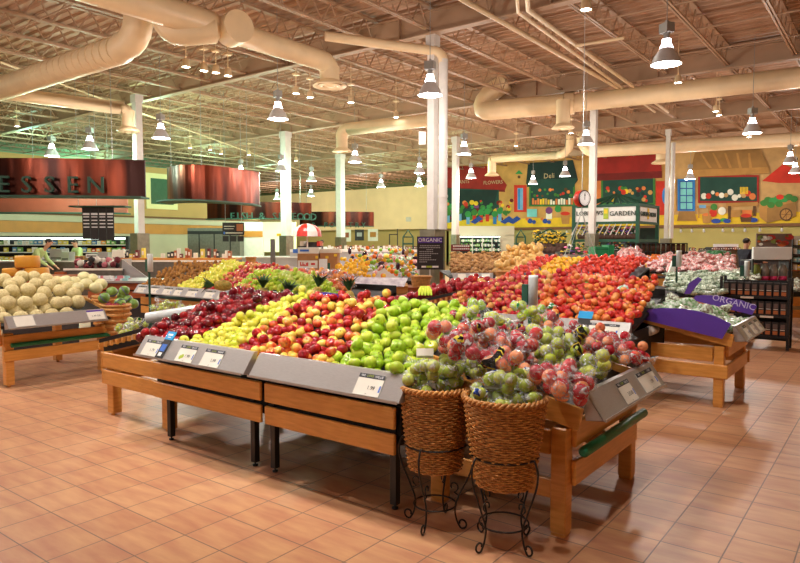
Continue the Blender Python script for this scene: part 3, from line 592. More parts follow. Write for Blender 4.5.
# ---------------------------------------------------------------- fruit
def apple_obj(name, m, r=.037, h=.9, stem=True, n=14, lobes=0, neck=0):
    b = MB(); prof = []
    for i in range(11):
        t = PI*i/10; rr = math.sin(t)*(1+.10*math.cos(t)); z = math.cos(t)*h
        if i == 0: rr, z = .02, h*.72
        if i == 1: rr, z = .26, h*.93
        if i == 10: rr, z = .02, -h*.78
        if i == 9: rr, z = .24, -h*.93
        if neck and z > 0: rr *= 1-neck*z/h
        prof.append((rr*r, z*r))
    prof.reverse(); b.lathe(prof, n=n)
    if lobes: b.v = [Vector((p.x*(1+lobes*math.cos(5*math.atan2(p.y, p.x))*max(0, -p.z/r)), p.y*(1+lobes*math.cos(5*math.atan2(p.y, p.x))*max(0, -p.z/r)), p.z)) for p in b.v]
    o = b.build(name, m)
    if stem: b = MB(); b.tube([(0, 0, h*r*.7), (.002, 0, h*r*1.0), (.005, .002, h*r*1.22)], [.0022, .0014, .0018], 5); b.build('stem', 'stem', o)
    return o
def ball_obj(name, m, r, n=10, k=7): b = MB(); b.ball((0, 0, 0), r, n, k, 0); return b.build(name, m)
F = dict(
 dred=fruit_mat('dark_red_apple_skin', [c8(84, 6, 16), c8(124, 10, 20), c8(168, 26, 30)], rough=.18),
 yel=fruit_mat('yellow_apple_skin', [c8(222, 214, 72), c8(236, 226, 96), c8(206, 214, 64)], spread=.6),
 grn=fruit_mat('green_apple_skin', [c8(150, 186, 36), c8(176, 206, 56), c8(206, 216, 76)], spread=.6),
 mix=fruit_mat('blush_apple_skin', [c8(232, 206, 90), c8(232, 134, 66), c8(206, 46, 34), c8(160, 20, 28)], spread=.9, scale=18, rough=.2),
 org=fruit_mat('red_apple_skin', [c8(236, 150, 70), c8(220, 70, 42), c8(196, 34, 30)], spread=.7),
 tom=fruit_mat('tomato_skin', [c8(232, 74, 34), c8(214, 40, 24)], spread=.7), ytom=fruit_mat('yellow_tomato_skin', [c8(250, 200, 40), c8(244, 170, 30)]),
 kiwi=fruit_mat('kiwi_skin', [c8(150, 98, 36), c8(176, 122, 52)], rough=.8), melon=mat('cantaloupe_skin', c8(222, 208, 156), .75, c2=c8(200, 182, 128), scale=60, bump=.4),
 wmelon=None, lime=fruit_mat('lime_skin', [c8(110, 170, 40), c8(150, 200, 60)]), pot=fruit_mat('potato_skin', [c8(150, 104, 56), c8(186, 140, 84)], rough=.8),
 squash=fruit_mat('squash_skin', [c8(214, 160, 80), c8(236, 196, 120)], rough=.5), mango=fruit_mat('mango_skin', [c8(240, 170, 90), c8(224, 96, 60)]), pinkapple=fruit_mat('pink_apple_skin', [c8(230, 170, 90), c8(214, 60, 56), c8(190, 40, 50)], spread=.8, scale=18))
def bil(c, u, v):
    a, b_, c_, d = [Vector(p) for p in c]; return (a*(1-u)+b_*u)*(1-v)+(d*(1-u)+c_*u)*v
BUD = {}; STUFF = {}
def item(k, loc, rot, label, group, scale):
    from mathutils import Euler
    nm = k.root.name.split('.')[0]; BUD[nm] = BUD.get(nm, 0)+1
    if BUD[nm] <= 295: k.put(loc, rot, label, group, scale); return
    b = STUFF.setdefault(nm, [MB(), [], label])
    m = k.root.data.materials[0]
    if m not in b[1]: b[1].append(m)
    T = Matrix.Translation(loc) @ Euler(rot).to_matrix().to_4x4() @ Matrix.Scale(scale, 4)
    b[0].X = T; b[0].add([v.co for v in k.root.data.vertices], [tuple(p.vertices) for p in k.root.data.polygons], b[1].index(m), True)
def heap(kinds, corners, pitch, label, group, bump=.03, limit=290, tilt=.7, jit=.22, top=0, skip=0, seat=.0, edges=0, step=.9):
    """kinds: [(Kind, weight, scale)]; fills the sloped patch front-left, front-right, back-right, back-left with single items; returns count"""
    A, B, C_, D = [Vector(p) for p in corners]
    rows = max(1, int((((D-A).length+(C_-B).length)/2)/(pitch*step))); n = 0; ks = [k for k in kinds for _ in range(k[1])]
    for j in range(rows+1):
        v = j/max(1, rows); l = bil(corners, 0, v); r_ = bil(corners, 1, v); c = max(1, int((r_-l).length/pitch))
        for i in range(c+1):
            u = (i+(.5 if j % 2 else 0)+R(-jit, jit))/max(1, c)
            if u > 1.02 or u < -.02 or (skip and random.random() < skip) or n >= limit: continue
            p = bil(corners, u, min(1, max(0, v+R(-.4, .4)*jit/max(1, rows))))
            p.z += R(0, 1)**2*bump+top*4*u*(1-u)*(v if top > 0 else 1)+seat
            k = random.choice(ks); item(k[0], p, (R(-tilt, tilt), R(-tilt, tilt), R(0, 6.28)), label, group, k[2]*R(.92, 1.08)); n += 1
            if bump and random.random() < edges and n < limit:
                k = random.choice(ks); item(k[0], p+Vector((R(-.3, .3)*pitch, R(-.3, .3)*pitch, pitch*.75)), (R(-2, 2), R(-2, 2), R(0, 6.28)), label, group, k[2]); n += 1
    return n
K_d = Kind(tag(apple_obj('dark_red_apple', F['dred'], .038, 1.15, lobes=.05), cat='apple'))
K_y = Kind(tag(apple_obj('yellow_apple', F['yel'], .037, 1.0), cat='apple'))
K_m = Kind(tag(apple_obj('blush_apple', F['mix'], .0375), cat='apple'))
K_g = Kind(tag(apple_obj('green_apple', F['grn'], .0425), cat='apple'))
def pl(x, y): return (x, y, .80+.27*(y-2.95))
nd = heap([(K_d, 1, 1)], [(-4.98, 3.0, .82), (-4.37, 2.98, .82), (-4.34, 4.1, 1.1), (-5.15, 4.1, 1.1)], .078, 'dark red elongated apple in the leftmost pile of the near island', 'dark red apples on the near island', bump=.05, edges=.1)
ny = heap([(K_y, 1, 1)], [pl(-4.32, 2.95), pl(-3.76, 2.95), pl(-4.12, 4.1), pl(-4.32, 4.1)], .072, 'yellow apple in the pile between the dark red and the blush apples', 'yellow apples on the near island', bump=.04, edges=.12)
nm = heap([(K_m, 1, 1)], [pl(-3.72, 2.95), pl(-2.83, 2.93), pl(-3.2, 4.1), pl(-4.08, 4.1)], .074, 'red and yellow blush apple in the loose pile in the middle of the near island', 'blush apples on the near island', bump=.045, edges=.1, limit=295)
ng = heap([(K_g, 1, 1)], [pl(-2.8, 2.93), pl(-2.22, 2.93), pl(-2.45, 4.1), pl(-3.15, 4.1)], .083, 'bright green apple in the pile behind the left wicker basket', 'green apples on the near island', bump=.05, edges=.12)
print('apples', nd, ny, nm, ng)

# ---------------------------------------------------------------- bagged fruit
def ray_balls(d, cs, r):
    best = 0
    for c in cs:
        t = c.dot(d); q = c.length_squared-t*t
        if q < r*r: best = max(best, t+math.sqrt(r*r-q))
    return best
class Bag:
    def __init__(s, name, m, n, fr, size, seed, neck=True):
        rnd = random.Random(seed); s.cs = []; tries = 0
        while len(s.cs) < n and tries < 4000:
            tries += 1; p = Vector((rnd.uniform(-1, 1)*size[0], rnd.uniform(-1, 1)*size[1], rnd.uniform(-1, 1)*size[2]))
            if all((p-c).length > fr*1.78 for c in s.cs): s.cs.append(p)
        b = MB(); N, K_ = 26, 15; vs = []; rad = [[0]*N for _ in range(K_+1)]
        def dr(i, k): t = PI*i/K_; a = 2*PI*k/N; return Vector((math.sin(t)*math.cos(a), math.sin(t)*math.sin(a), math.cos(t)))
        for i in range(K_+1):
            for k in range(N): rad[i][k] = max(ray_balls(dr(i, k), s.cs, fr*1.03), fr*.9)
        for _ in range(2):
            nr = [row[:] for row in rad]
            for i in range(K_+1):
                for k in range(N):
                    av = (rad[max(i-1, 0)][k]+rad[min(i+1, K_)][k]+rad[i][(k+1) % N]+rad[i][k-1])/4; nr[i][k] = max(rad[i][k], av)
            rad = nr
        vs = [dr(i, k)*(rad[i][k]+.006+.010*noise.noise(dr(i, k)*9+Vector((seed, 0, 0)))) for i in range(K_+1) for k in range(N)]
        b.add(vs, [(i*N+k, (i+1)*N+k, (i+1)*N+(k+1) % N, i*N+(k+1) % N) for i in range(K_) for k in range(N)], 0, True)
        if neck:
            e = Vector((size[0]+fr*.8, 0, size[2]*.5)); n_ = 12
            pts = [e+Vector((-.04, 0, 0)), e+Vector((.0, 0, .012)), e+Vector((.03, .005, .02)), e+Vector((.075, .01, .03))]
            for i, p in enumerate(pts):
                rr = (.05, .02, .012, .05)[i]
            ring = []
            for i, p in enumerate(pts):
                rr = (.055, .022, .012, .05)[i]
                for k in range(n_): a = 2*PI*k/n_; q = rr*(1+.35*math.sin(a*4+i)*(i > 1)); ring.append(p+Vector((0, q*math.cos(a), .55*q*math.sin(a))))
            b.add(ring, [(i*n_+k, i*n_+(k+1) % n_, (i+1)*n_+(k+1) % n_, (i+1)*n_+k) for i in range(3) for k in range(n_)], 0, True)
        s.k = Kind(tag(b.build(name, m), cat='bag of apples'))
    def put(s, loc, rot, label, fruit, flabel, fgroup, scale=1, group=None):
        from mathutils import Euler
        m = Euler(rot).to_matrix(); s.k.put(loc, rot, label, group, scale)
        for c in s.cs: fruit[0].put(Vector(loc)+m @ c*scale, (R(0, 6), R(0, 6), R(0, 6)), flabel, fgroup, fruit[1]*scale)
BLK = (c8(16, 15, 14), c8(214, 186, 50)); GRP = (c8(40, 130, 70), c8(220, 230, 220)); BLP = (c8(225, 228, 228), c8(40, 70, 150))
bm_print = bag_mat('black_printed_bag_film', BLK, .3); bm_clear = bag_mat('clear_bag_film', None, .35); bm_green = bag_mat('green_printed_bag_film', GRP, .45); bm_blue = bag_mat('blue_printed_bag_film', BLP, .45)
K_p = Kind(tag(apple_obj('bagged_red_apple', fruit_mat('bagged_red_apple_skin', [c8(234, 150, 100), c8(206, 50, 56), c8(176, 24, 44)], spread=.8, scale=16), .036, stem=False), cat='apple'))
K_gy = Kind(tag(apple_obj('bagged_green_apple', fruit_mat('bagged_green_apple_skin', [c8(168, 186, 60), c8(200, 206, 90)]), .036, stem=False), cat='apple'))
K_gb = Kind(tag(apple_obj('small_green_apple', fruit_mat('basket_green_apple_skin', [c8(150, 170, 60), c8(190, 200, 100)]), .03, stem=False, n=12), cat='apple'))
B_red = Bag('apple_bag', bm_print, 8, .036, (.1, .075, .045), 3); B_red2 = Bag('apple_bag', bm_print, 7, .036, (.09, .07, .04), 8)
B_gy = Bag('apple_bag', bm_print, 8, .036, (.1, .07, .045), 5); B_gg = Bag('apple_bag', bm_green, 10, .038, (.12, .09, .05), 6); B_cl = Bag('apple_bag', bm_clear, 7, .036, (.1, .07, .04), 12)
B_bb = Bag('apple_bag', bm_blue, 10, .03, (.09, .07, .035), 9); B_bc = Bag('apple_bag', bm_blue, 9, .03, (.085, .075, .03), 14)
def at_slope(px, py, x0, z0, k, lift=0):
    """point on the slope z = z0 + k*(x0 - x), rising to the left"""
    d = _ray(px, py); t = (z0+lift+k*x0-EYE)/(d.z+k*d.x); return Vector((0, 0, EYE))+d*t
bags = [(B_gg, (487, 316), 0, K_g, .9, 'pale green printed bag of green apples at the back left of the bagged heap'), (B_gg, (530, 312), 1.2, K_g, .9, 'largest green printed bag of green apples at the top of the bagged heap'),
 (B_red, (443, 334), .4, K_p, 1, 'dark red bag of apples at the left end of the bagged heap'), (B_red2, (478, 330), 2.4, K_p, 1, 'black printed bag of red apples right beside the loose green apples'),
 (B_red2, (472, 350), 1.2, K_p, 1, 'bag of red apples sagging behind the left wicker basket'), (B_red, (524, 345), 2.9, K_p, 1.05, 'black printed bag of red apples in the centre of the heap'),
 (B_gy, (545, 338), .9, K_gy, 1, 'bag of yellow green apples under the big green printed bag'), (B_gy, (574, 342), 2.6, K_gy, 1.05, 'bag of yellow green apples with a black and white printed label, right of the centre'),
 (B_red2, (560, 325), 0, K_p, .9, 'small red apple bag at the back right of the heap'), (B_cl, (585, 333), 1.8, K_p, .9, 'clear red apple bag at the far side of the heap'),
 (B_red, (605, 345), 1.0, K_p, .95, 'crumpled black printed bag of red apples above the steel rail'), (B_cl, (622, 352), .2, K_p, .9, 'clear bag of small red apples nearest the far end of the rail'),
 (B_gy, (597, 366), 2.2, K_gy, 1, 'bag of yellow green apples resting against the steel rail'), (B_red2, (572, 378), 1.3, K_p, 1.05, 'bag of shiny red apples at the lower front corner of the heap'),
 (B_cl, (566, 390), 1.9, K_p, 1, 'clear bag of red apples at the near corner of the steel rail'), (B_red, (546, 378), .3, K_p, 1, 'black printed bag of red apples behind the right wicker basket'), (B_cl, (505, 340), 2.0, K_p, .95, 'clear bag of red apples between the two black printed bags'),
 (B_gy, (553, 355), 2.4, K_gy, .9, 'bag of pale apples in the middle of the lower row'), (B_red, (507, 362), 1.6, K_p, .95, 'bag of red apples hidden just behind the right wicker basket')]
for B_, (px, py), rz, fr, sc_, lab in bags:
    sc_ *= 1.12; p = at_slope(px, py, -1.3, .82, .30, .04)
    B_.put(p, (R(-.2, .2), .28+R(-.2, .2), rz), lab, (fr, 1 if fr is not K_g else .86), 'apple inside one of the printed bags heaped on the nearest end table', 'apples in the bags on the end table', sc_)
for i, (px, py) in enumerate([(462, 320), (500, 325), (545, 320), (590, 350), (560, 365), (530, 360), (490, 345), (610, 357), (450, 345), (515, 330)]):   # lower layer of the heap
    p = at_slope(px, py, -1.3, .72, .30, .0); B_ = (B_red, B_gy, B_red2)[i % 3]
    B_.put(p, (0, .28, i*1.1), 'apple bag in the half-hidden lower layer of the bagged heap', (K_gy if i % 3 == 1 else K_p, 1), 'apple inside one of the bags in the lower layer of the heap', 'apples in the lower bags', .95, 'lower layer of apple bags')
heap([(K_p, 1, .95)], [(-1.33, 4.3, .82), (-1.33, 4.5, .82), (-1.62, 4.55, .92), (-1.62, 4.3, .92)], .07, 'loose red apple at the far end of the steel rail of the nearest end table', 'loose red apples by the rail', bump=.06, edges=.3)

# ---------------------------------------------------------------- wicker baskets on iron stands
def basket_mesh(rt, rb, h, rows, name='basket_body', mat_='wicker', N=18):
    b = MB(); seg = N*4
    b.lathe([(rb*.97, 0), (rt*.965, h)], n=36); b.lathe([(.001, .01), (rb, .01)], n=24)
    for j in range(rows):
        k = (j+.5)/rows; r0 = rb+(rt-rb)*k**.85; z = h*k; vs = []
        for i in range(seg):
            a = 2*PI*i/seg; rr = r0+.006*math.cos(N*a/2*2/1+(PI if j % 2 else 0)); dz = h/rows*.46
            for (dr, dzz) in ((0, dz), (.006, 0), (0, -dz), (-.004, 0)): vs.append(((rr+dr)*math.cos(a), (rr+dr)*math.sin(a), z+dzz))
        b.add(vs, [(i*4+q, ((i+1) % seg)*4+q, ((i+1) % seg)*4+(q+1) % 4, i*4+(q+1) % 4) for i in range(seg) for q in range(4)], 0, True)
    return b
def rim_mesh(rt, h, n=44):
    b = MB()
    for ph in (0, 1):
        pts = []; 
        for i in range(n*4+1): a = 2*PI*i/(n*4); w_ = a*n/2+ph*PI; pts.append(((rt+.009*math.cos(w_))*math.cos(a), (rt+.009*math.cos(w_))*math.sin(a), h+.009*math.sin(w_)))
        b.tube(pts, .009, 6)
    return b
def catm(p, k=5):
    out = []
    for i in range(len(p)-1):
        a, b_, c, d = [Vector(p[max(0, min(len(p)-1, i+j))]) for j in (-1, 0, 1, 2)]
        for q in range(k): t = q/k; out.append(tuple(.5*((2*b_)+(c-a)*t+(2*a-5*b_+4*c-d)*t*t+(3*b_-a-3*c+d)*t**3)))
    return out+[tuple(p[-1])]
def stand(x, y, zr, rr, rb, label, rot=0):
    t = thing('basket_stand', label, 'plant stand', (x, y, 0))
    def ring(r, z, w_=.005): return MB().tube([(x+r*math.cos(a*PI/16), y+r*math.sin(a*PI/16), z) for a in range(33)], w_, 6)
    ring(rr, zr).build('upper_ring', 'iron', t); ring(rb, .12).build('lower_ring', 'iron', t)
    for k in range(4):
        a = rot+k*PI/2; c, s_ = math.cos(a), math.sin(a); b = MB(); P = lambda r, z: (x+r*c, y+r*s_, z)
        prof = catm([(rr, zr), (rr+.03, zr+.012), (rr+.055, zr-.05), (rr+.04, zr-.14), (rb+.03, .2), (rb+.002, .12), (rb+.012, .05), (rb+.035, .008)])
        for i in range(12): q = i/11*1.6*PI; rad = .03*(1-.5*i/11); prof.append((rb+.045+rad*math.sin(q), .034-rad*math.cos(q)))
        b.tube([P(*p) for p in prof], .0055, 6)
        prof = [(rb+.02, .19)]+[(rb-.005+.028*math.sin(i/9*1.7*PI)*(1-.4*i/9), .235-.03*math.cos(i/9*1.7*PI)*(1-.4*i/9)) for i in range(10)]
        b.tube([P(*p) for p in prof], .0045, 5); b.build('scroll_leg', 'iron', t)
    return t
def basket(x, y, label, z0=.25, rt=.205, rb=.145, h=.55):
    t = thing('wicker_basket', label, 'basket', (x, y, z0)); T = Matrix.Translation((x, y, z0))
    b = basket_mesh(rt, rb, h, 36); b.v = [T @ p for p in b.v]; b.build('woven_body', 'wicker', t)
    b = rim_mesh(rt, h); b.v = [T @ p for p in b.v]; b.build('braided_rim', 'wicker', t); return t
basket(-1.615, 3.04, 'right wicker basket of bagged green apples, the nearest one', .33, rt=.215, h=.465); stand(-1.615, 3.04, .49, .178, .13, 'wrought iron scroll stand under the right wicker basket', .5+PI/4)
basket(-2.05, 3.03, 'left wicker basket of bagged green apples, beside the steel rail', .33, rt=.195, h=.465); stand(-2.05, 3.03, .47, .172, .12, 'wrought iron scroll stand under the left wicker basket', .2)
la = 'small green apple in a bag in one of the two near wicker baskets'
for i, (x, y, z, rz, B_, lab) in enumerate([(-1.75, 2.93, .73, .3, B_bb, 'front bag of small green apples in the right basket'), (-1.6, 3.02, .73, 2.0, B_bc, 'right-hand bag of small green apples in the right basket'), (-1.7, 3.08, .80, 4.0, B_bb, 'back bag of small green apples in the right basket'), (-1.64, 2.98, .82, 1.2, B_bc, 'topmost bag of small green apples in the right basket'),
   (-2.2, 2.92, .74, .3, B_bb, 'front bag of small green apples in the left basket'), (-2.08, 3.02, .75, 2.0, B_bc, 'right-hand bag of small green apples in the left basket'), (-2.16, 3.06, .82, 4.0, B_bb, 'back bag of small green apples in the left basket'), (-2.08, 2.94, .84, 1.2, B_bc, 'topmost bag of small green apples in the left basket'), (-2.0, 3.1, .83, 2.9, B_bb, 'bag of green apples leaning out of the left basket')]):
    B_.put((x+.08, y+.05, z+.06), (R(-.15, .15), R(-.1, .3), rz), lab, (K_gb, 1.1), la, 'small green apples in the baskets', 1.1)
def sign_card(name, label, p, w_, h, rz, tilt, mats, cat='price sign', text=(), n=1):
    b = MB(); b.X = Matrix.Translation(p) @ Matrix.Rotation(rz, 4, 'Z') @ Matrix.Rotation(tilt, 4, 'X')
    X = b.X
    for i in range(n): b.X = X @ Matrix.Translation((0, i*.012, -i*.008)); b.box(-w_/2, w_/2, 0, .006, -h/2, h/2)
    for (t, s_, x, z, mi) in text: b.X = X @ Matrix.Translation((x, -.001, z)) @ Matrix.Rotation(PI/2, 4, 'X'); b.text(t, s_, mi)
    b.X = Matrix.Translation(-Vector(p)) @ Matrix(); b.v = [v-Vector(p) for v in b.v]; o = b.build(name, mats); o.location = p; return tag(o, label, cat)
sign_card('card_stack', 'stack of cream cards stuck into the bags of the right basket', at_d(494, 377, 3.45), .1, .05, YAW-.3, -.9, ['card'], n=4)
sign_card('card_stack', 'small cream card behind the bags of the left basket', at_d(425, 352, 3.85), .1, .045, YAW, -.5, ['card'], n=2)

# ---------------------------------------------------------------- things behind the near ridge
def pineapple():
    t = thing('pineapple', 'x', 'pineapple'); b = MB(); N = 16; vs = []
    for i in range(13):
        tt = PI*(i+.5)/13
        for k in range(N): a = 2*PI*(k+(i % 2)*.5)/N; rr = .06*math.sin(tt)**.7*(1+.07*((k+i) % 2)); vs.append((rr*math.cos(a), rr*math.sin(a), .1-.1*math.cos(tt)))
    b.add(vs, [(i*N+k, i*N+(k+1) % N, (i+1)*N+(k+1) % N, (i+1)*N+k) for i in range(12) for k in range(N)]); b.build('fruit_body', mat('pineapple_skin', c8(150, 140, 60), .7, c2=c8(190, 150, 60), scale=50, bump=.5), t)
    b = MB()
    for i in range(34):
        a = i*2.4; L = .07+.1*(1-i/40)+R(-.01, .02); sp_ = .2+.9*(1-i/34); c, s_ = math.cos(a), math.sin(a); w_ = .011
        p = [Vector((0, 0, .195+.0008*i)), Vector((c*L*.45*sp_, s_*L*.45*sp_, .2+L*.6)), Vector((c*L*.9*sp_, s_*L*.9*sp_, .2+L*(1.05-.25*sp_)))]; u = Vector((-s_, c, 0))
        b.add([p[0]-u*w_, p[0]+u*w_, p[1]+u*w_, p[1]-u*w_, p[2]], [(0, 1, 2, 3), (3, 2, 4)]); b.add([q-Vector((c, s_, 0))*.003 for q in (p[0]-u*w_, p[0]+u*w_, p[1]+u*w_, p[1]-u*w_, p[2])], [(3, 2, 1, 0), (4, 2, 3)])
    b.build('leaf_crown', 'leaf', t); return t
KP = Kind(pineapple())
for px, py, Y, rz, lab in ((262, 296, 4.75, 0, 'pineapple with a leafy crown left of the others, behind the yellow apples'), (283, 303, 4.6, 1, 'second pineapple from the left behind the blush apples'), (315, 296, 4.9, 2, 'pineapple whose crown rises over the purple board'), (350, 300, 5.1, 3, 'rightmost pineapple behind the purple board')):
    q = at_y(px, py, Y); KP.put((q.x, q.y, q.z-.1), (.1, .2, rz), lab)
q = at_y(232, 286, 4.9); KP.put((q.x, q.y, q.z), (1.5, .2, -.7), 'pineapple lying on its side beside the dark red apples')
b = MB(); b.slab([(-4.75, 4.2, .98), (-2.4, 4.2, .98), (-2.4, 5.3, .72), (-4.75, 5.3, .72)], .04); b.box(-4.72, -2.42, 4.25, 5.3, .45, .6)
t = thing('display_table', 'rear half of the near island, carrying the pineapples', 'display table', (-3.5, 4.8, 0)); b.build('sloped_tray', 'blackm', t)
for x in (-4.6, -2.5): b = MB(); b.box(x-.03, x+.03, 5.2, 5.26, 0, .5); b.build('leg', 'black', t)
b = MB(); q = [at_y(305, 294, 4.3), at_y(306, 303, 4.3), at_y(350, 303, 4.3), at_y(344, 295, 4.3), at_y(325, 292, 4.3)]; b.prism([q[0], q[4], q[3], q[2], q[1]], (0, .01, 0)); tag(b.build('header_board', 'purple'), 'low purple board standing up behind the blush apples', 'header board')
def bananas(label, p, rz, m=None):
    b = MB()
    for i in range(5):
        a = (i-2)*.25; b.tube([Vector((math.sin(a)*.08*k+.004*i, .05-.16*k*math.cos(a)*.6, .05+.05*math.sin(PI*min(1, k)))) for k in (0, .2, .5, .8, 1, 1.1)], [.006, .012, .017, .016, .008, .004], 7)
    o = b.build('banana_bunch', m or flat('green_banana_skin', c8(196, 206, 60))); o.location = p; o.rotation_euler.z = rz; return tag(o, label, 'bananas')
bananas('small bunch of green bananas on top of the green apple pile', at_y(424, 301, 4.1), YAW)
# left end table load: bag roll and bagged fruit
t = thing('bag_roll', 'white roll of plastic produce bags lying on the left end table', 'bag roll', at_y(145, 321, 3.5)); p = at_y(147, 318, 3.5); e = p+Vector((.42, .3, .08))
b = MB(); ax = (e-p).normalized(); b.tube([p, p+ax*.002, e], [.05, .052, .052], 20, cap=False); b.build('plastic_sheet', mat('white_film', c8(226, 232, 232), .25), t)
b = MB(); b.tube([p, e], .02, 12); b.build('cardboard_core', 'cardboard', t); b = MB(); b.lathe([(.02, 0), (.051, 0)], n=20); X = p.copy(); Q = ax.to_track_quat('Z', 'Y').to_matrix().to_4x4(); b.v = [X+Q @ v for v in b.v]; b.build('rolled_edge', mat('white_film', c8(226, 232, 232)), t)
for i, (px, py, Y) in enumerate([(128, 328, 3.6), (140, 322, 3.75), (158, 309, 4.2), (172, 305, 4.4), (188, 310, 4.1), (202, 309, 4.2)]):
    (B_cl if i % 2 else B_gg).put(at_y(px, py, Y), (.1, -.2, i*1.3), ['pale pear bag nearest the left edge of the black tray', 'pale fruit bag against the end of the white roll', 'bag of pale fruit behind the white roll', 'bag of pale fruit farthest back on the left end table', 'bag of green fruit at the right end of the white roll', 'bag of green fruit next to the dark red apples'][i], (K_gy, 1), 'pale green fruit inside a bag on the left end table', 'bagged fruit on the left end table', .9)
# green post with a bag tube between the islands
def bag_post(label, p, h=.25):
    t = thing('bag_holder', label, 'bag holder', (p.x, p.y, 0)); b = MB(); b.box(p.x-.012, p.x+.012, p.y-.012, p.y+.012, 0, p.z); b.build('post', 'dgreen', t)
    b = MB(); b.lathe([(.001, p.z-.14), (.04, p.z-.14), (.042, p.z+.1), (.04, p.z+.12), (.001, p.z+.12)], (p.x+.03, p.y, 0), 16); b.build('bag_tube', mat('white_film', c8(226, 232, 232)), t)
    b = MB(); b.box(p.x-.07, p.x-.015, p.y-.02, p.y+.02, p.z-.14, p.z+.04); b.build('holder_box', 'dgreen', t)
bag_post('green post with a steel-white bag tube behind the bagged apples', at_d(530, 289, 5.7)); bag_post('green post with a white bag tube left of the kiwis', at_d(149, 262, 9.5)); bag_post('green post with a bag tube at the corner of the leafy greens', at_d(677, 258, 10.5)); bag_post('bag tube on a post beside the man in the dark jacket', at_d(745, 268, 11))

# ---------------------------------------------------------------- second row of islands
front_table('wooden table under the red apples behind the bagged heap', -4.0, -2.0, -3.95, -1.93, (-3.9, -2.1), [(.35, .18, '2.49'), (1.78, .3, '1.49')], y=6.15, deep=1.25, zt=1.12)
t = thing('rail_flag', 'sky blue flag on the rail of the red apple table behind', 'price flag', (-2.35, 5.98, .74)); m_ = frame((-2.37, 5.98, .745), (1, 0, 0), (0, .58, .81)); b = MB(); b.X = m_; b.box(-.06, .06, -.02, .15, .012, .02); b.build('card_clip', 'dark', t); b = MB(); b.X = m_; b.box(-.07, .07, .15, .23, .012, .02); b.build('flag', 'blue', t)
K_o = Kind(tag(apple_obj('orange_red_apple', F['org'], .039, stem=False, n=10), cat='apple')); K_pk = Kind(tag(apple_obj('red_apple', F['pinkapple'], .037, stem=False, n=10), cat='apple'))
heap([(K_pk, 1, 1)], [(-4.05, 6.12, .82), (-3.1, 6.12, .84), (-3.2, 7.4, 1.20), (-4.3, 7.4, 1.10)], .078, 'pinkish red apple in the left half of the red pile behind the bagged heap', 'pink red apples on the second island', bump=.05, edges=.15)
heap([(K_o, 1, 1)], [(-3.0, 6.12, .84), (-1.95, 6.1, .84), (-2.1, 7.4, 1.18), (-3.15, 7.4, 1.20)], .08, 'orange red apple in the right half of the red pile by the salad table', 'orange red apples on the second island', bump=.05, edges=.15)
heap([(K_pk, 1, 1)], [(-5.45, 6.98, .80), (-5.45, 7.7, .80), (-4.4, 7.8, 1.1), (-4.4, 7.15, 1.1)], .078, 'pinkish red apple on the black tray left of the tall column', 'red apples on the left tray of the second island', bump=.04, edges=.1)
for i in range(46): item(K_pk, (-4.4+R(0, .5), R(6.7, 7.6), R(1.02, 1.1)), (R(0, 6), R(0, 6), 0), 'pinkish red apple spilling where the left tray meets the main red pile', 'red apples at the tray joint', 1)
# third island: tomatoes and peppers
front_table('table under the vine tomatoes and yellow peppers, farther back', -5.15, -3.15, -5.1, -3.2, (-5.0, -3.3), [], y=9.0, deep=1.75, zo=.1, zt=1.2, bk=.12)
K_t = Kind(tag(ball_obj('tomato', F['tom'], .036, 8, 6), cat='tomato')); K_yt = Kind(tag(ball_obj('yellow_tomato', F['ytom'], .04, 8, 6), cat='tomato'))
for i, (x0, x1, x2, x3, k, lab, g, n) in enumerate([(-5.1, -4.72, -4.7, -5.05, K_t, 'tomato in the left part of the far tomato pile', 'tomatoes left of the yellow ones', 150), (-4.68, -4.25, -4.2, -4.66, K_yt, 'yellow tomato in the stripe between the two red piles', 'yellow tomatoes', 120), (-4.2, -3.2, -3.2, -4.15, K_t, 'tomato in the right part of the far tomato pile', 'tomatoes right of the yellow ones', 290)]):
    heap([(k, 1, 1)], [(x0, 9.0, .94), (x1, 9.0, .94), (x2, 10.75, 1.34), (x3, 10.75, 1.34)], .085, lab, g, bump=.05, limit=n)
KL_ = Kind(tag(ball_obj('lime', F['lime'], .035, 8, 6), cat='lime'))
q = at_d(570, 287, 8.2); heap([(KL_, 1, 1)], [q+Vector((-.35, -.15, 0)), q+Vector((.2, -.15, 0)), q+Vector((.2, .15, .06)), q+Vector((-.35, .15, .06))], .07, 'green lime in the small heap at the top of the red apples', 'limes above the red apples', bump=.04)
# fourth island: kiwis, pears, apples
front_table('kiwi and pear table at the left with seven white price cards', -10.85, -8.15, -10.75, -8.1, (-10.7, -8.3), [(.2, .24, '.50'), (.58, .24, '.50'), (.98, .24, '.69'), (1.28, .2, '.69'), (1.66, .26, '1.49'), (2.12, .24, '1.99'), (2.44, .2, '1.99')], y=6.55, deep=1.3)
front_table('table under the green apple pile behind the dark red apples', -8.1, -6.0, -8.05, -6.1, (-8.0, -6.2), [], y=6.9, deep=.9, zt=.98)
def ps(px, py, y0=6.5, z0=.84, k=.30):
    d = _ray(px, py); t = (z0-k*y0-EYE)/(d.z-k*d.y); return Vector((0, 0, EYE))+d*t
K_k = Kind(tag(ball_obj('kiwi', F['kiwi'], (.034, .034, .042), 8, 6), cat='kiwi')); K_pe = Kind(tag(ball_obj('green_pear', F['yel'], (.036, .036, .046), 8, 6), cat='pear')); K_ra = Kind(tag(ball_obj('small_red_apple', F['pinkapple'], .037, 8, 6), cat='apple')); K_ga = Kind(tag(ball_obj('green_apple', F['grn'], .04, 8, 6), cat='apple'))
heap([(K_k, 1, 1)], [ps(143, 285), ps(178, 288), ps(222, 264), ps(178, 264)], .11, 'brown kiwi in the pile at the left of the pear table', 'kiwis', bump=.05)
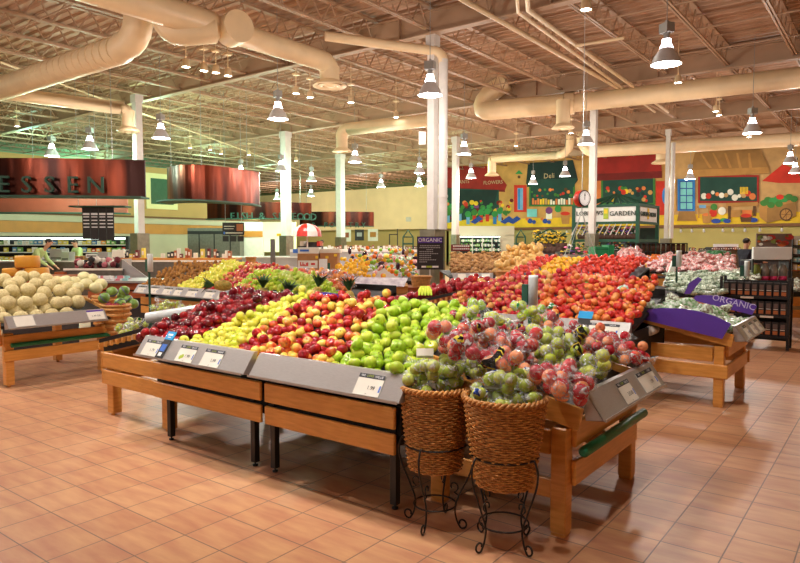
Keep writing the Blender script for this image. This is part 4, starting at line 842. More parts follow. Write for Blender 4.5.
heap([(K_pe, 1, 1)], [ps(179, 288), ps(204, 290), ps(246, 264), ps(223, 264)], .076, 'pale green pear between the kiwis and the far red apples', 'green pears', bump=.05)
heap([(K_ra, 1, 1)], [ps(205, 290), ps(246, 293), ps(288, 268), ps(247, 264)], .1, 'red apple in the far left pile right of the pears', 'red apples right of the pears', bump=.05)
heap([(K_ga, 1, 1)], [ps(236, 286, 6.9, .95), ps(336, 297, 6.9, .95), ps(320, 276, 6.9, .95), ps(262, 271, 6.9, .95)], .082, 'green apple in the far pile behind the pineapples', 'green apples behind the pineapples', bump=.07, top=.05)
K_mg = Kind(tag(ball_obj('mango', F['mango'], (.05, .042, .04), 8, 6), cat='mango'))
heap([(K_mg, 1, 1)], [ps(300, 285, 7.2, .95), ps(350, 290, 7.2, .95), ps(352, 276, 7.2, .95), ps(280, 269, 7.2, .95)], .125, 'orange pink mango in the packs behind the green apple pile', 'mangoes behind the pineapples', bump=.06)
for i in range(16):
    u, v = R(0, 1), R(0, 1); p = bil([ps(300, 285, 7.2, .95), ps(350, 290, 7.2, .95), ps(352, 276, 7.2, .95), ps(280, 269, 7.2, .95)], u, v)
    B_cl.k.put(p+Vector((0, 0, .04)), (0, 0, R(0, 6)), 'clear net pack over the mangoes behind the pineapples', 'packs over the mangoes', .8)

# ---------------------------------------------------------------- far things: boxes turned to face the aisle, built at a known distance
HF = Vector((-math.sin(YAW), math.cos(YAW), 0)); ROT = Matrix.Rotation(YAW, 4, 'Z')
def lat(px, D): return (px-400)*D/655
def zz(py, D): d = _ray(400, py); return EYE+d.z*D/d.dot(HF)
def C(b, px0, px1, py0, py1, D, dep, mi=0, ch=0):
    z1 = zz(py0, D); z0 = 0 if py1 is None else zz(py1, D); old = b.X; b.X = ROT
    (b.bbox if ch else b.box)(lat(px0, D), lat(px1, D), D, D+dep, z0, z1, *((ch, mi) if ch else (mi,))); b.X = old; return b
def W(px, py, D): return ROT @ Vector((lat(px, D), D, zz(py, D)))
def ctext(b, t, px, py, D, size, mi=0, squeeze=1): b.X = Matrix.Translation(W(px, py, D)) @ ROT @ Matrix.Rotation(PI/2, 4, 'X') @ Matrix.Diagonal((squeeze, 1, 1, 1)); b.text(t, size, mi, ext=.004); b.X = Matrix()
def one(name, label, cat, mats, boxes, D, dep, group=None):
    b = MB()
    for q in boxes: C(b, q[0], q[1], q[2], q[3], D+(q[5] if len(q) > 5 else 0), dep if len(q) < 7 else q[6], q[4] if len(q) > 4 else 0)
    return tag(b.build(name, mats), label, cat, group)

# copper signs hung from the ceiling
def curved_sign(name, label, D, px0, px1, bulge, py0, py1, text=None, tsize=.5, trange=None, tz=None, lip=.3, hang=(), tpx=None, ang=0, fm=None):
    """arc bulging towards the aisle between two pixel columns; ang turns the chord"""
    t = thing(name, label, 'sign'); n = 28; a0, a1 = lat(px0, D), lat(px1, D); z0, z1 = zz(py1, D), zz(py0, D)
    def P(u, out=0): x = a0+(a1-a0)*u; return ROT @ Vector((x, D-bulge*4*u*(1-u)+ang*(u-.5)-out, 0))
    b = MB(); vs = []
    for i in range(n+1):
        p = P(i/n); q = P(i/n, -.05); vs += [(p.x, p.y, z0), (p.x, p.y, z1), (q.x, q.y, z1), (q.x, q.y, z0)]
    b.add(vs, [(i*4+k, (i+1)*4+k, (i+1)*4+(k+1) % 4, i*4+(k+1) % 4) for i in range(n) for k in range(4)], 0); b.add([vs[k] for k in range(4)], [(3, 2, 1, 0)]); b.add([vs[n*4+k] for k in range(4)], [(0, 1, 2, 3)])
    b.build('copper_fascia', fm or COPPER, t)
    b = MB(); vs = []
    for i in range(n+1):
        p = P(i/n, lip); q = P(i/n, -.3); vs += [(p.x, p.y, z0-.05), (p.x, p.y, z0), (q.x, q.y, z0), (q.x, q.y, z0-.05)]
    b.add(vs, [(i*4+k, (i+1)*4+k, (i+1)*4+(k+1) % 4, i*4+(k+1) % 4) for i in range(n) for k in range(4)], 0); b.add([vs[k] for k in range(4)], [(3, 2, 1, 0)]); b.add([vs[n*4+k] for k in range(4)], [(0, 1, 2, 3)])
    b.build('green_ledge', 'signgreen', t)
    b = MB()
    for u in (hang or (.1, .5, .9)): p = P(u, -.02); b.tube([(p.x, p.y, z1), (p.x, p.y, DECK)], .01, 4)
    b.build('hanging_rods', 'ballast', t)
    if text:
        b = MB(); k = len(text)
        for i, ch in enumerate(text):
            if ch == ' ': continue
            px = tpx[0]+(tpx[1]-tpx[0])*i/(k-1); u = (lat(px, D)-a0)/(a1-a0); p = P(u, lip*.6); e = P(u+.01, lip*.6)-P(u-.01, lip*.6)
            b.X = frame((p.x, p.y, z0+(tz or tsize*.5)), e, (0, 0, 1)); b.text(ch, tsize, 0, ext=.04)
        b.X = Matrix(); b.build('letters', 'signgreen', t)
    return t
curved_sign('hanging_sign', 'wide copper fascia with green letters ESSEN on a green ledge', 19, -150, 147, .5, 160, 197, 'DELICATESSEN', .66, tz=.28, tpx=(-126, 105), lip=.35)
curved_sign('hanging_sign', 'plain rounded copper fascia right of the green-lettered one', 24, 176, 256, 1.6, 170, 204, lip=1.1, ang=1.5)
curved_sign('hanging_sign', 'reddish copper fascia behind and beneath the green-lettered one', 26, -40, 129, .6, 199, 213, lip=.3, fm=mat('pink_copper_panel', c8(170, 84, 64), .5, var=.08, scale=2))
curved_sign('hanging_sign', 'copper FISH & SEAFOOD fascia behind the far post', 33, 208, 312, 1.0, 203, 219, 'FISH & SEAFOOD', .5, tz=.08, tpx=(238, 314), lip=.3)
curved_sign('hanging_sign', 'long low copper POULTRY fascia before the cream wall', 41, 300, 374, .6, 212, 226, '& POULTRY', .46, tz=.03, tpx=(315, 364), lip=.25)
# black menu boards under a green ledge
t = thing('menu_board', 'four black hanging menu panels with white writing under a green ledge', 'menu board')
for i, (a, c, y0, y1) in enumerate([(83.5, 91.2, 207, 239), (91.6, 99.3, 207, 239.5), (99.7, 107.2, 207, 240), (107.6, 114.8, 207, 240)]):
    b = MB(); C(b, a, c, y0, y1, 19.6, .03); 
    p = b.build('panel', 'dark', t); b = MB()
    for j in range(5): w_ = (c-a)*(.38 if j else .42); C(b, (a+c)/2-w_, (a+c)/2+w_, y0+6+j*3.4, y0+(8 if j == 0 else 7)+j*3.4, 19.585, .01)
    b.build('writing', 'wt', p)
b = MB(); C(b, 70, 126, 205.5, 207, 19.4, .5); b.build('green_ledge', 'signgreen', t)
b = MB()
for px in (80, 98): p = W(px, 206, 19.7); b.tube([p, (p.x, p.y, DECK)], .008, 4)
b.build('hanging_rods', 'ballast', t)

# dairy case along the left wall
def goods(name, label, group, cat, px0, px1, py, D, wpx, hpx, cols, dep=.15, gap=.15, skip=.1, hv=.3, alongwall=False):
    """a row of single packs standing on one level"""
    x = px0; n = 0
    while x < px1:
        w_ = wpx*R(.8, 1.2); h = hpx*R(1-hv, 1+hv*.3)
        if random.random() > skip:
            b = MB(); C(b, x, x+w_*(1-gap), py-h, py, D, dep, 0)
            if hpx > 2.5: C(b, x+w_*.15, x+w_*.7, py-h*.7, py-h*.3, D-.004, .002, 1)
            tag(b.build(name, [random.choice(cols), 'cream']), label, cat, group); n += 1
        x += w_
    return n
CM = [flat('pack_%d' % i, c8(*c)) for i, c in enumerate([(230, 230, 226), (222, 200, 80), (200, 60, 50), (90, 140, 190), (236, 150, 60), (120, 170, 90), (240, 240, 236), (150, 200, 200)])]
t = thing('dairy_case', 'long refrigerated dairy case under a white light strip on the left wall', 'refrigerated case'); D = 27
b = MB(); C(b, -30, 127, 236, None, D+.5, .1, 0); C(b, -30, 127, 236, 237.2, D, .6, 0); C(b, 126, 129, 236, None, D-.2, .8, 0); C(b, -30, 127, 266, None, D-.2, .7, 0); b.build('case_body', 'blackm', t)
b = MB(); C(b, -30, 126, 237.4, 239.6, D+.35, .04); b.build('light_strip', 'strip', t)
for y in (244.5, 252, 260): b = MB(); C(b, -30, 126, y, y+.9, D, .5, 0); b.build('shelf', 'white', t)
for y, nm in ((244.4, 'top'), (251.9, 'middle'), (259.9, 'bottom')): goods('dairy_pack', 'dairy pack on the %s shelf of the long lit case' % nm, 'dairy packs on the %s shelf' % nm, 'package', 0, 124, y, D+.05, 4.6, 4.4, CM, skip=.18, gap=.25)
# deli counter: stainless run with scales and jars
one('deli_counter', 'long stainless deli counter before the dairy case', 'counter', ['steeldark', 'white'], [(-20, 118, 262, None, 0), (-20, 118, 261, 262, 1, -.03, 1)], 20, 1)
for i, (a, c, y0, y1, cl) in enumerate([(2, 16, 263, 268, 'red'), (40, 50, 256, 262, 'white'), (50, 62, 249, 260, 'steel'), (61, 69, 252, 261, 'steel'), (75, 84, 256, 260, 'cardboard'), (86, 97, 254, 258, 'white'), (98, 108, 252, 260, 'steel'), (112, 124, 250, 260, 'cream')]):
    nm = ['red_tray', 'paper_stack', 'weighing_scale', 'weighing_scale', 'paper_bag', 'foam_tray', 'meat_slicer', 'bread_bin'][i]
    one(nm, ['red tray at the left end of the deli counter', 'white paper stack on the deli counter behind the cheese', 'large grey counter scale right of the cheese wheels', 'smaller grey counter scale behind the pink packs', 'brown paper bag on the deli counter', 'white foam tray on the deli counter', 'steel slicer behind the menu panels', 'cream bread bin at the right end of the deli counter'][i], ['tray', 'paper', 'scale', 'scale', 'bag', 'tray', 'slicer', 'bin'][i], [cl, 'dark'], [(a, c, y0, y1, 0), (a+1, c-1, y1-2.5, y1-1.5, 1, -.005, .01)], 20.1-i*.01, .4)
one('deli_display', 'low steel ledge with prices in front of the deli counter', 'counter', ['steeldark', 'card', 'woodred'], [(63, 122, 269, 279, 0), (63, 122, 268.4, 270.4, 1, -.03, .02), (54, 64, 272, 280, 2, -.1)], 13.5, .5)
b = MB()
for i in range(34): p = W(76+R(0, 44), 267-R(0, 8), 13.7+R(0, .4)); b.ball(p, R(.04, .08), 7, 5, random.randrange(4), wob=.4, seed=i)
tag(b.build('wrapped_cheeses', [flat('pink_wrap', c8(210, 120, 130)), 'card', 'dark', flat('maroon_wrap', c8(110, 30, 40))]), 'jumbled pink and white cheese packs along the deli ledge', 'cheese', kind='stuff')
one('wall_panel_counter', 'angled steel splashback end left of the kiwis', 'counter end', 'steel', [(122, 124, 259, 283)], 14, .4)
b = MB(); b.X = ROT; D = 13.6; b.prism([(lat(121, D), D, zz(283, D)), (lat(149, D), D, zz(283, D)), (lat(149, D), D, zz(279, D)), (lat(122, D), D, zz(259, D))], (0, .05, 0)); tag(b.build('splash_panel', 'steel'), 'sloping brushed steel panel right of the white packs', 'panel')
bpy.data.objects['wall_panel_counter'].name = 'counter_end'
# red wood island with white packs
t = thing('produce_island', 'red-brown wooden island heaped with small white packs, left of the kiwis', 'display table'); D = 12.2
b = MB(); C(b, 84, 152, 281, 283, D-.1, 1.2); b.build('island_top', 'steel', t)
for y0, y1 in ((283.5, 290), (291.5, 298)): b = MB(); C(b, 87, 150, y0, y1, D, .04); b.build('slat', 'woodred', t)
b = MB(); C(b, 89, 148, 284, None, D+.06, .9); b.build('island_body', 'dark', t)
for i in range(46):
    p = W(R(88, 128), 281, D+R(0, .9)); b = MB(); s_ = R(.04, .07); h = R(.03, .12); b.box(-s_, s_, -.04, .04, 0, .05); o = b.build('small_pack', random.choice([CM[0], CM[6], CM[7], flat('pink_wrap', c8(210, 120, 130))])); o.location = (p.x, p.y, p.z+(.05 if i % 3 == 0 else 0)); o.rotation_euler.z = R(0, 3); tag(o, 'small white or pink pack strewn on the red-brown island', 'package', 'packs on the red-brown island')
# cheese wheels
for i, (a, c, y0, y1, lab) in enumerate([(3, 23, 268, 276, 'left lower yellow cheese wheel'), (25, 48, 267.5, 280, 'right lower yellow cheese wheel'), (16, 39, 255.5, 267.5, 'top yellow cheese wheel resting on the two others')]):
    D = 9.5; w_ = (lat(c, D)-lat(a, D))/2; z0 = zz(y1, D); h = zz(y0, D)-z0; p = W((a+c)/2, y1, D+.15); b = MB()
    b.lathe([(.001, 0), (w_*.93, 0), (w_*.99, h*.12), (w_*1.01, h*.5), (w_*.99, h*.88), (w_*.93, h), (.001, h)], p, 28); tag(b.build('yellow_cheese', mat('cheese_rind', c8(206, 142, 40), .5, c2=c8(222, 160, 52), scale=3)), lab+' behind the melons', 'cheese')
one('cheese_table', 'small table carrying the three yellow cheese wheels', 'table', ['woodred', 'dark'], [(-6, 56, 277, 284, 0), (0, 50, 284, None, 1, .1)], 9.4, .8)

# ---------------------------------------------------------------- melon island at the left
t = thing('display_table', 'melon table at the left edge with a green bumper and a wide steel rail', 'display table', (-8.4, 3.6, 0)); xf = -7.8
for z0, z1 in ((.455, .58), (.29, .41)): b = MB(); b.bbox(xf, xf+.028, 3.05, 4.25, z0, z1); b.build('slat', 'wood', t)
b = MB(); b.bbox(xf-1.3, xf-.06, 3.05, 3.08, .455, .58); b.build('slat', 'wood', t)
for x in (xf-.04, xf-1.2):
    for y in (3.12, 4.2): b = MB(); b.bbox(x-.045, x+.045, y-.045, y+.045, .02, .6); b.lathe([(.001, 0), (.02, 0), (.02, .02)], (x, y, 0), 8); b.build('leg', 'wood', t)
b = MB(); b.tube([(xf+.05, 3.12, .47), (xf+.05, 4.26, .47)], .026, 10); b.build('bumper', 'green', t)
b = MB(); b.slab([(xf+.1, 3.0, .7), (xf+.1, 4.3, .7), (xf-1.3, 4.3, 1.0), (xf-1.3, 3.0, 1.0)], .04); b.build('sloped_tray', 'blackm', t)
b = MB(); b.prism([(xf+.1, 2.98, .6), (xf+.1, 2.98, .74), (xf-1.3, 2.98, 1.02), (xf-1.3, 2.98, .88)], (0, .02, 0)); b.prism([(xf+.1, 4.31, .6), (xf+.1, 4.31, .74), (xf-1.3, 4.31, 1.02), (xf-1.3, 4.31, .88)], (0, .02, 0)); b.build('tray_side_board', 'wood', t)
r_ = rail(t, (xf+.3, 3.0, .68), (xf+.3, 4.1, .68), (1, 0, 0), drop=.13)
for cx, w_, s_ in ((.18, .2, ''), (.98, .2, '1.49 EA.')):
    b = MB(); b.X = frame(Vector((xf+.3, 3.0, .68))+Vector((0, cx, 0)), (0, 1, 0), (-.1, 0, .13)); b.box(-w_/2, w_/2, .02, .15, .002, .006, 0)
    if s_: b.box(-w_/2, w_/2, .13, .15, .006, .007, 1); X = b.X; b.X = X @ Matrix.Translation((0, .07, .0065)); b.text(s_, .035, 2)
    b.build('price_card', ['card', 'purple', 'ink'], r_)
K_me = Kind(tag(ball_obj('cantaloupe', F['melon'], (.082, .082, .076), 16, 12), cat='melon'))
wm = mat('striped_melon_skin', c8(60, 104, 44), .4, c2=c8(140, 176, 84), scale=9, stretch=(1, 1, .12)); b = MB(); b.ball((0, 0, 0), (.085, .085, .078), 16, 12); b.tube([(.0875*math.cos(a*PI/8), 0, .08*math.sin(a*PI/8)) for a in range(17)], .005, 5, 1)
K_wm = Kind(tag(b.build('striped_melon', [wm, 'purple']), cat='melon'))
mel = [(8, 303), (25, 303), (40, 300), (58, 303), (2, 296), (12, 291), (28, 290), (44, 293), (60, 291), (74, 294), (66, 302), (18, 283), (36, 284), (50, 286), (4, 280), (22, 277), (46, 279), (10, 285), (57, 282), (34, 277), (68, 287), (78, 302)]
def ms(px, py, lift=.0):
    d = _ray(px, py); k = .42; t = (.79+lift+k*(xf+.1)-EYE)/(d.z+k*d.x); return Vector((0, 0, EYE))+d*t
for i in range(9):
    for j in range(3): pass
for i, (px, py) in enumerate(mel): K_me.put(ms(px, py), (R(0, 6), R(0, 6), R(0, 6)), 'netted beige cantaloupe in the melon pile at the left edge', 'cantaloupes', R(.95, 1.1))
for k in range(5):
    for j in range(5): K_me.put((xf-.05-.16*j, 3.1+.17*k, .76+.055*j), (R(0, 6), R(0, 6), R(0, 6)), 'netted beige cantaloupe in the lower layer of the melon pile', 'cantaloupes in the lower layer', 1)
K_pm = Kind(tag(ball_obj('pale_melon', mat('pale_melon_skin', c8(222, 214, 160), .5), (.1, .08, .08), 14, 10), cat='melon'))
for i, (px, py) in enumerate([(78, 288), (66, 281), (86, 284), (92, 279), (101, 284), (84, 277), (96, 288), (74, 282)]):
    K_pm.put(ms(px, py, .05), (0, R(-.3, .3), R(0, 3)), 'smooth pale oval melon at the back of the melon pile', 'pale melons', .9)
for i, (px, py) in enumerate([(104, 298), (112, 292), (120, 303), (130, 296), (124, 291), (140, 304), (135, 300)]):
    K_wm.put(ms(px, py, .02) if px < 125 else W(px-8, py, 8.6), (R(-1, 1), 0, R(0, 3)), 'small striped green melon with a purple band beside the price card', 'striped melons', .85)
# two round baskets standing between the islands
def far_basket(px, py0, py1, D, w_, label, fruit=None):
    t = thing('wicker_basket', label, 'basket'); p = W(px, py1, D); h = zz(py0, D)-p.z; b = MB(); rt = lat(400+w_/2, D)
    b.lathe([(.001, .01), (rt*.8, 0), (rt*.97, h), (rt*1.0, h+.02), (rt*.9, h+.02), (rt*.88, h*.7), (.001, h*.7)], p, 20)
    for i in range(7): rr = rt*(.81+.165*(i+.5)/7); b.tube([(p.x+rr*math.cos(a*PI/9), p.y+rr*math.sin(a*PI/9), p.z+h*(i+.5)/7) for a in range(19)], h*.05, 5)
    b.build('woven_body', 'wickerl', t); b = MB(); b.tube([(p.x+rt*math.cos(a*PI/10), p.y+rt*math.sin(a*PI/10), p.z+h+.01) for a in range(21)], .016, 6); b.build('braided_rim', 'wickerl', t); return p, rt, h
p, rt, h = far_basket(115, 306, 345, 8.2, 27, 'light wicker basket of small red fruit right of the melon table')
K_pl = Kind(tag(ball_obj('red_plum', flat('plum_skin', c8(150, 30, 50), rough=.3), .03, 8, 6), cat='plum'))
for i in range(26): a = R(0, 6.3); q = rt*.85*math.sqrt(R(0, 1)); K_pl.put((p.x+q*math.cos(a), p.y+q*math.sin(a), p.z+h+R(-.02, .02)), 0, 'small red plum in the light wicker basket by the melons', 'plums in the basket')
far_basket(105, 297, 330, 9.6, 26, 'light wicker basket behind the one with plums')

# ---------------------------------------------------------------- salad table headers and packs
def board(name, label, pts, m='purple', text=None):
    b = MB(); b.prism(pts, (0, .012, 0), 0)
    o = tag(b.build(name, m), label, 'header board')
    if text: b = MB(); b.X = frame(text[1], text[2], (0, 0, 1)); b.text(text[0], text[3], 0, ext=.003); b.build('lettering', flat('pale_lilac_ink', c8(200, 186, 226)), o)
    return o
Y = 6.84; board('header_board', 'long plain purple board arched along the near side of the salad table', [at_y(641, 319, Y), at_y(722, 339, Y), at_y(731, 324, Y), at_y(716, 316.5, Y), at_y(700, 311.5, Y), at_y(682, 308.5, Y), at_y(660, 308, Y), at_y(648, 309.5, Y)])
Y = 8.15; board('header_board', 'purple board lettered ORGANIC on the far side of the salad table', [at_y(692, 300, Y), at_y(752, 315, Y), at_y(757, 306, Y), at_y(740, 300, Y), at_y(722, 296.5, Y), at_y(706, 295, Y), at_y(696, 295.5, Y)], text=('ORGANIC', at_y(733.5, 302.5, Y-.002), at_y(740, 305, Y)-at_y(730, 302.5, Y), .1))
Y = 8.9; board('header_board', 'small curled purple board standing up among the leafy packs', [at_y(684, 294, Y), at_y(690, 294, Y), at_y(702, 279, Y), at_y(698, 277, Y), at_y(689, 283, Y)])
def pack_obj(name, cols, s=(.1, .07, .045), seed=0):
    b = MB(); b.ball((0, 0, 0), s, 12, 8, 0, wob=.5, seed=seed); o = b.build(name, cols); return o
leafy = mat('salad_pack_film', c8(84, 158, 50), .22, c2=c8(246, 250, 244), scale=30); leafy2 = mat('herb_pack_film', c8(110, 84, 66), .22, c2=c8(236, 248, 226), scale=34)
K_s = Kind(tag(pack_obj('salad_pack', leafy), cat='salad pack')); K_s2 = Kind(tag(pack_obj('herb_pack', leafy2, (.09, .06, .04), 4), cat='herb pack'))
heap([(K_s, 3, 1), (K_s2, 2, 1)], [(-1.33, 7.03, .75), (-1.33, 7.95, .73), (-2.5, 7.95, 1.0), (-2.5, 7.0, 1.02)], .105, 'crumpled green and white salad pack between the two purple boards', 'packs between the purple boards', bump=.03, edges=.1)
b = MB(); b.lathe([(.001, 0), (.05, 0), (.05, .2), (.001, .2)], n=16); o = b.build('paper_roll', 'white'); o.rotation_euler = (PI/2, 0, 0); o.location = (-2.0, 7.05, .7); tag(o, 'white paper roll tucked under the salad tray', 'paper roll')
# leafy greens beyond, pink packs beyond those
grn2 = mat('wrapped_greens', c8(44, 96, 50), .3, c2=c8(226, 238, 216), scale=18, stretch=(3, .5, 1)); pinkp = mat('pink_pack_film', c8(214, 50, 44), .25, c2=c8(252, 240, 236), scale=24)
def produce_table(label, px0, px1, py0, D, dep, mats='wood', top='blackm', z0=None, legs=True):
    t = thing('display_table', label, 'display table'); b = MB(); C(b, px0, px1, py0, py0+1.5, D, dep, 0); b.build('table_top', top, t)
    b = MB(); C(b, px0, px1, py0+1.8, py0+10, D, .04, 0); b.build('front_board', mats, t)
    for px in (px0+1.5, px1-1.5):
        for q in (.05, dep-.15): b = MB(); b.X = ROT; x = lat(px, D); b.box(x-.04, x+.04, D+q, D+q+.08, 0, zz(py0+1.5, D)); b.build('leg', mats, t)
    return t
K_c = Kind(tag(pack_obj('wrapped_greens', grn2, (.16, .05, .035), 7), cat='greens')); K_pp = Kind(tag(pack_obj('pink_pack', pinkp, (.1, .07, .045), 9), cat='package'))
heap([(K_c, 1, 1)], [W(676, 292, 10), W(722, 295, 9.8), W(745, 274, 12), W(672, 274, 12)], .16, 'long wrapped leafy green lying on the bin behind the purple boards', 'wrapped greens behind the purple boards', bump=.04, tilt=.15, step=.75)
produce_table('bin under the wrapped leafy greens behind the purple boards', 650, 724, 296, 9.9, 2.6)
heap([(K_s2, 1, .9)], [W(720, 281, 11.2), W(758, 283, 11), W(757, 273, 12.6), W(722, 272, 12.6)], .15, 'small green pack in the heap above the shelf of black boxes', 'green packs above the black boxes', bump=.05, tilt=.4)
produce_table('bin under the small green packs above the black boxes', 722, 760, 284, 11, 1.7)
heap([(K_pp, 1, .95)], [W(648, 270, 13), W(734, 276, 12.6), W(733, 257, 16), W(662, 256, 16)], .21, 'red and white pack in the wide pile before the man in the dark jacket', 'red and white packs', bump=.08)
produce_table('wide bin under the red and white packs', 645, 746, 277, 12.5, 3.8)
K_cy = Kind(tag(ball_obj('yellow_citrus', F['ytom'], .04, 8, 6), cat='citrus')); K_co = Kind(tag(ball_obj('orange_citrus', fruit_mat('orange_skin', [c8(240, 140, 40), c8(236, 110, 30)]), .045, 8, 6), cat='citrus'))
heap([(K_cy, 1, 1), (K_pp, 1, .7)], [W(600, 268, 13.4), W(650, 272, 13), W(668, 258, 16), W(600, 259, 16)], .2, 'pale yellow fruit or pack between the tomatoes and the red and white packs', 'yellow fruit behind the tomatoes', bump=.07)
heap([(K_co, 1, 1.1)], [W(642, 262, 14.5), W(672, 262, 14.5), W(676, 257, 16), W(644, 257, 16)], .18, 'orange in the small pile in front of the brown jar rack', 'oranges before the jar rack', bump=.05)
heap([(K_pp, 1, 1)], [W(618, 262, 15), W(643, 262, 15), W(640, 257, 16), W(622, 257, 16)], .12, 'red packet stacked at the left of the oranges', 'red packets by the oranges', bump=.12, edges=.6)
produce_table('bin under the yellow fruit and oranges', 596, 680, 272, 13, 3.3)
# white price lectern leaning at the corner of the greens
b = MB(); b.X = ROT; D = 12; b.prism([(lat(664, D), D, zz(286, D)), (lat(668, D), D, zz(286, D)), (lat(678, D), D, zz(263, D)), (lat(676.5, D), D, zz(258, D)), (lat(674, D), D, zz(258, D))], (0, .05, 0)); tag(b.build('white_divider', 'white'), 'slim white divider board leaning beside the leafy greens', 'divider')

# black wire rack of black boxes
t = thing('metal_rack', 'black metal rack of black boxes behind the salad table', 'shelf rack', (-1.6, 11.4, 0)); xa, xb = at_y(721, 300, 11.2).x, at_y(789, 300, 11.2).x
for x in (xa, xb):
    for y in (11.2, 11.5): b = MB(); b.box(x-.02, x+.02, y-.02, y+.02, 0, 1.08); b.build('post', 'black', t)
for i, z in enumerate((.2, .51, .79)): b = MB(); b.box(xa, xb, 11.17, 11.52, z-.03, z); b.build('shelf', 'black', t)
b = MB(); b.box(xa, xb, 11.5, 11.52, .1, 1.02); b.build('back_panel', 'blackm', t)
for i in range(3):
    for j in range(3): p = (xa+.1+.27*j, 11.165, (.2, .51, .79)[i]-.035); b = MB(); b.box(p[0]-.09, p[0]+.09, p[1]-.004, p[1], p[2], p[2]+.03); (b.build('price_strip', 'card', t) if (i+j) % 2 else None)
b = MB(); b.box(-.042, .042, 0, .09, 0, .21, 0); b.box(-.028, .028, -.002, 0, .11, .18, 3); b.box(-.032, .032, -.003, 0, .02, .075, 1); b.box(-.03, .03, -.003, 0, .09, .1, 2)
bx = b.build('black_box', ['dark', flat('orange_print', c8(190, 110, 60)), 'card', flat('grey_print', c8(110, 90, 84))]); tag(bx, cat='box'); K = Kind(bx)
for i, (z, nm) in enumerate(((.2, 'bottom'), (.51, 'middle'), (.79, 'top'))):
    for k in range(9): K.put((xa+.07+k*(xb-xa-.14)/8, 11.2, z), 0, 'black printed box standing on the %s shelf of the black rack' % nm, 'black boxes on the %s shelf' % nm)
# white-headed rack with jars and a food poster
D = 12.0
t = thing('metal_rack', 'black rack with a blank white header box, pink-lidded jars on its shelf', 'shelf rack')
b = MB(); C(b, 753, 792, 247, 260, D, .06, 0, .01); b.build('header_box', 'white', t)
for px in (752.5, 790): b = MB(); C(b, px, px+1.5, 259, None, D, .04); b.build('post', 'black', t); b = MB(); C(b, px, px+1.5, 259, None, D+.4, .04); b.build('post', 'black', t)
b = MB(); C(b, 753, 791, 280.5, 282.5, D, .45); C(b, 753, 791, 260, 261.5, D, .45); b.build('shelf', 'black', t)
t = thing('food_poster', 'wide photo poster of roast food above the white header box', 'poster'); b = MB(); C(b, 756, 791, 233.5, 247, D+.2, .03); b.build('board', flat('poster_brown', c8(110, 84, 72)), t)
b = MB()
for i in range(16): p = W(R(758, 789), R(236, 245), D+.19); r_ = R(.03, .09); b.X = Matrix.Translation(p) @ ROT; b.lathe([(.001, 0), (r_, 0)], n=8, mi=i % 4) if False else b.add([(r_*math.cos(a*PI/5), 0, .6*r_*math.sin(a*PI/5)) for a in range(10)], [tuple(range(10))], i % 4)
b.build('printed_food', [flat('roast_print', c8(190, 90, 40)), 'cream', flat('print_green', c8(120, 130, 60)), flat('print_red', c8(170, 40, 30))], t)
for i, px in enumerate((757, 765, 773.5, 783)):
    t = thing('candy_jar', ['clear jar of green sweets, leftmost on the white-headed rack', 'second jar from the left on the white-headed rack, pink base', 'third jar from the left on the white-headed rack, pink base', 'rightmost jar on the white-headed rack, pink base'][i], 'jar'); p = W(px, 280.5, D+.12)
    b = MB(); b.lathe([(.001, .07), (.07, .08), (.078, .2), (.05, .26), (.045, .3), (.001, .3)], p, 14); b.build('jar_body', flat('jar_contents_%d' % (i == 0), c8(120, 130, 60) if i == 0 else c8(150, 140, 130), rough=.15), t); b = MB(); b.lathe([(.001, 0), (.075, 0), (.075, .08), (.001, .08)], p, 14); b.build('pink_band', flat('hot_pink', c8(200, 40, 90)) if i else 'wickerl', t)
# goods at the right edge
t = thing('wooden_stand', 'brown wooden produce stand cut by the right edge of the picture', 'display table'); D = 10.6
for y0, y1 in ((297, 306), (310, 318)): b = MB(); C(b, 790, 815, y0, y1, D, .04); b.build('slat', 'wood', t)
b = MB(); C(b, 789, 793, 290, None, D-.05, .08); b.build('leg', 'wood', t); b = MB(); C(b, 790, 830, 292, 297, D+.05, 1.2); b.build('table_top', 'blackm', t)
heap([(K_s2, 1, 1)], [W(789, 292, 10.7), W(812, 294, 10.7), W(812, 283, 12), W(792, 281, 12)], .13, 'small green pack at the right edge behind the wooden stand', 'green packs at the right edge', bump=.05)
t = thing('goods_shelf', 'tall shelf of mixed goods at the right edge beside the food poster', 'shelf rack'); D = 14
for y in (245, 254, 262, 270, 284): b = MB(); C(b, 792, 830, y, y+1, D, .5); b.build('shelf', 'woodred' if y == 270 else 'dark', t)
b = MB(); C(b, 792, 793, 236, None, D, .5); b.build('side_panel', 'dark', t); b = MB(); C(b, 792, 830, 236, None, D+.5, .03); b.build('back_panel', 'beige', t)
for y in (245, 254, 262, 269.8): goods('boxed_good', 'small mixed box on the tall shelf at the right edge', 'mixed goods at the right edge', 'box', 793, 826, y, D+.05, 4.5, 6, CM, gap=.1)

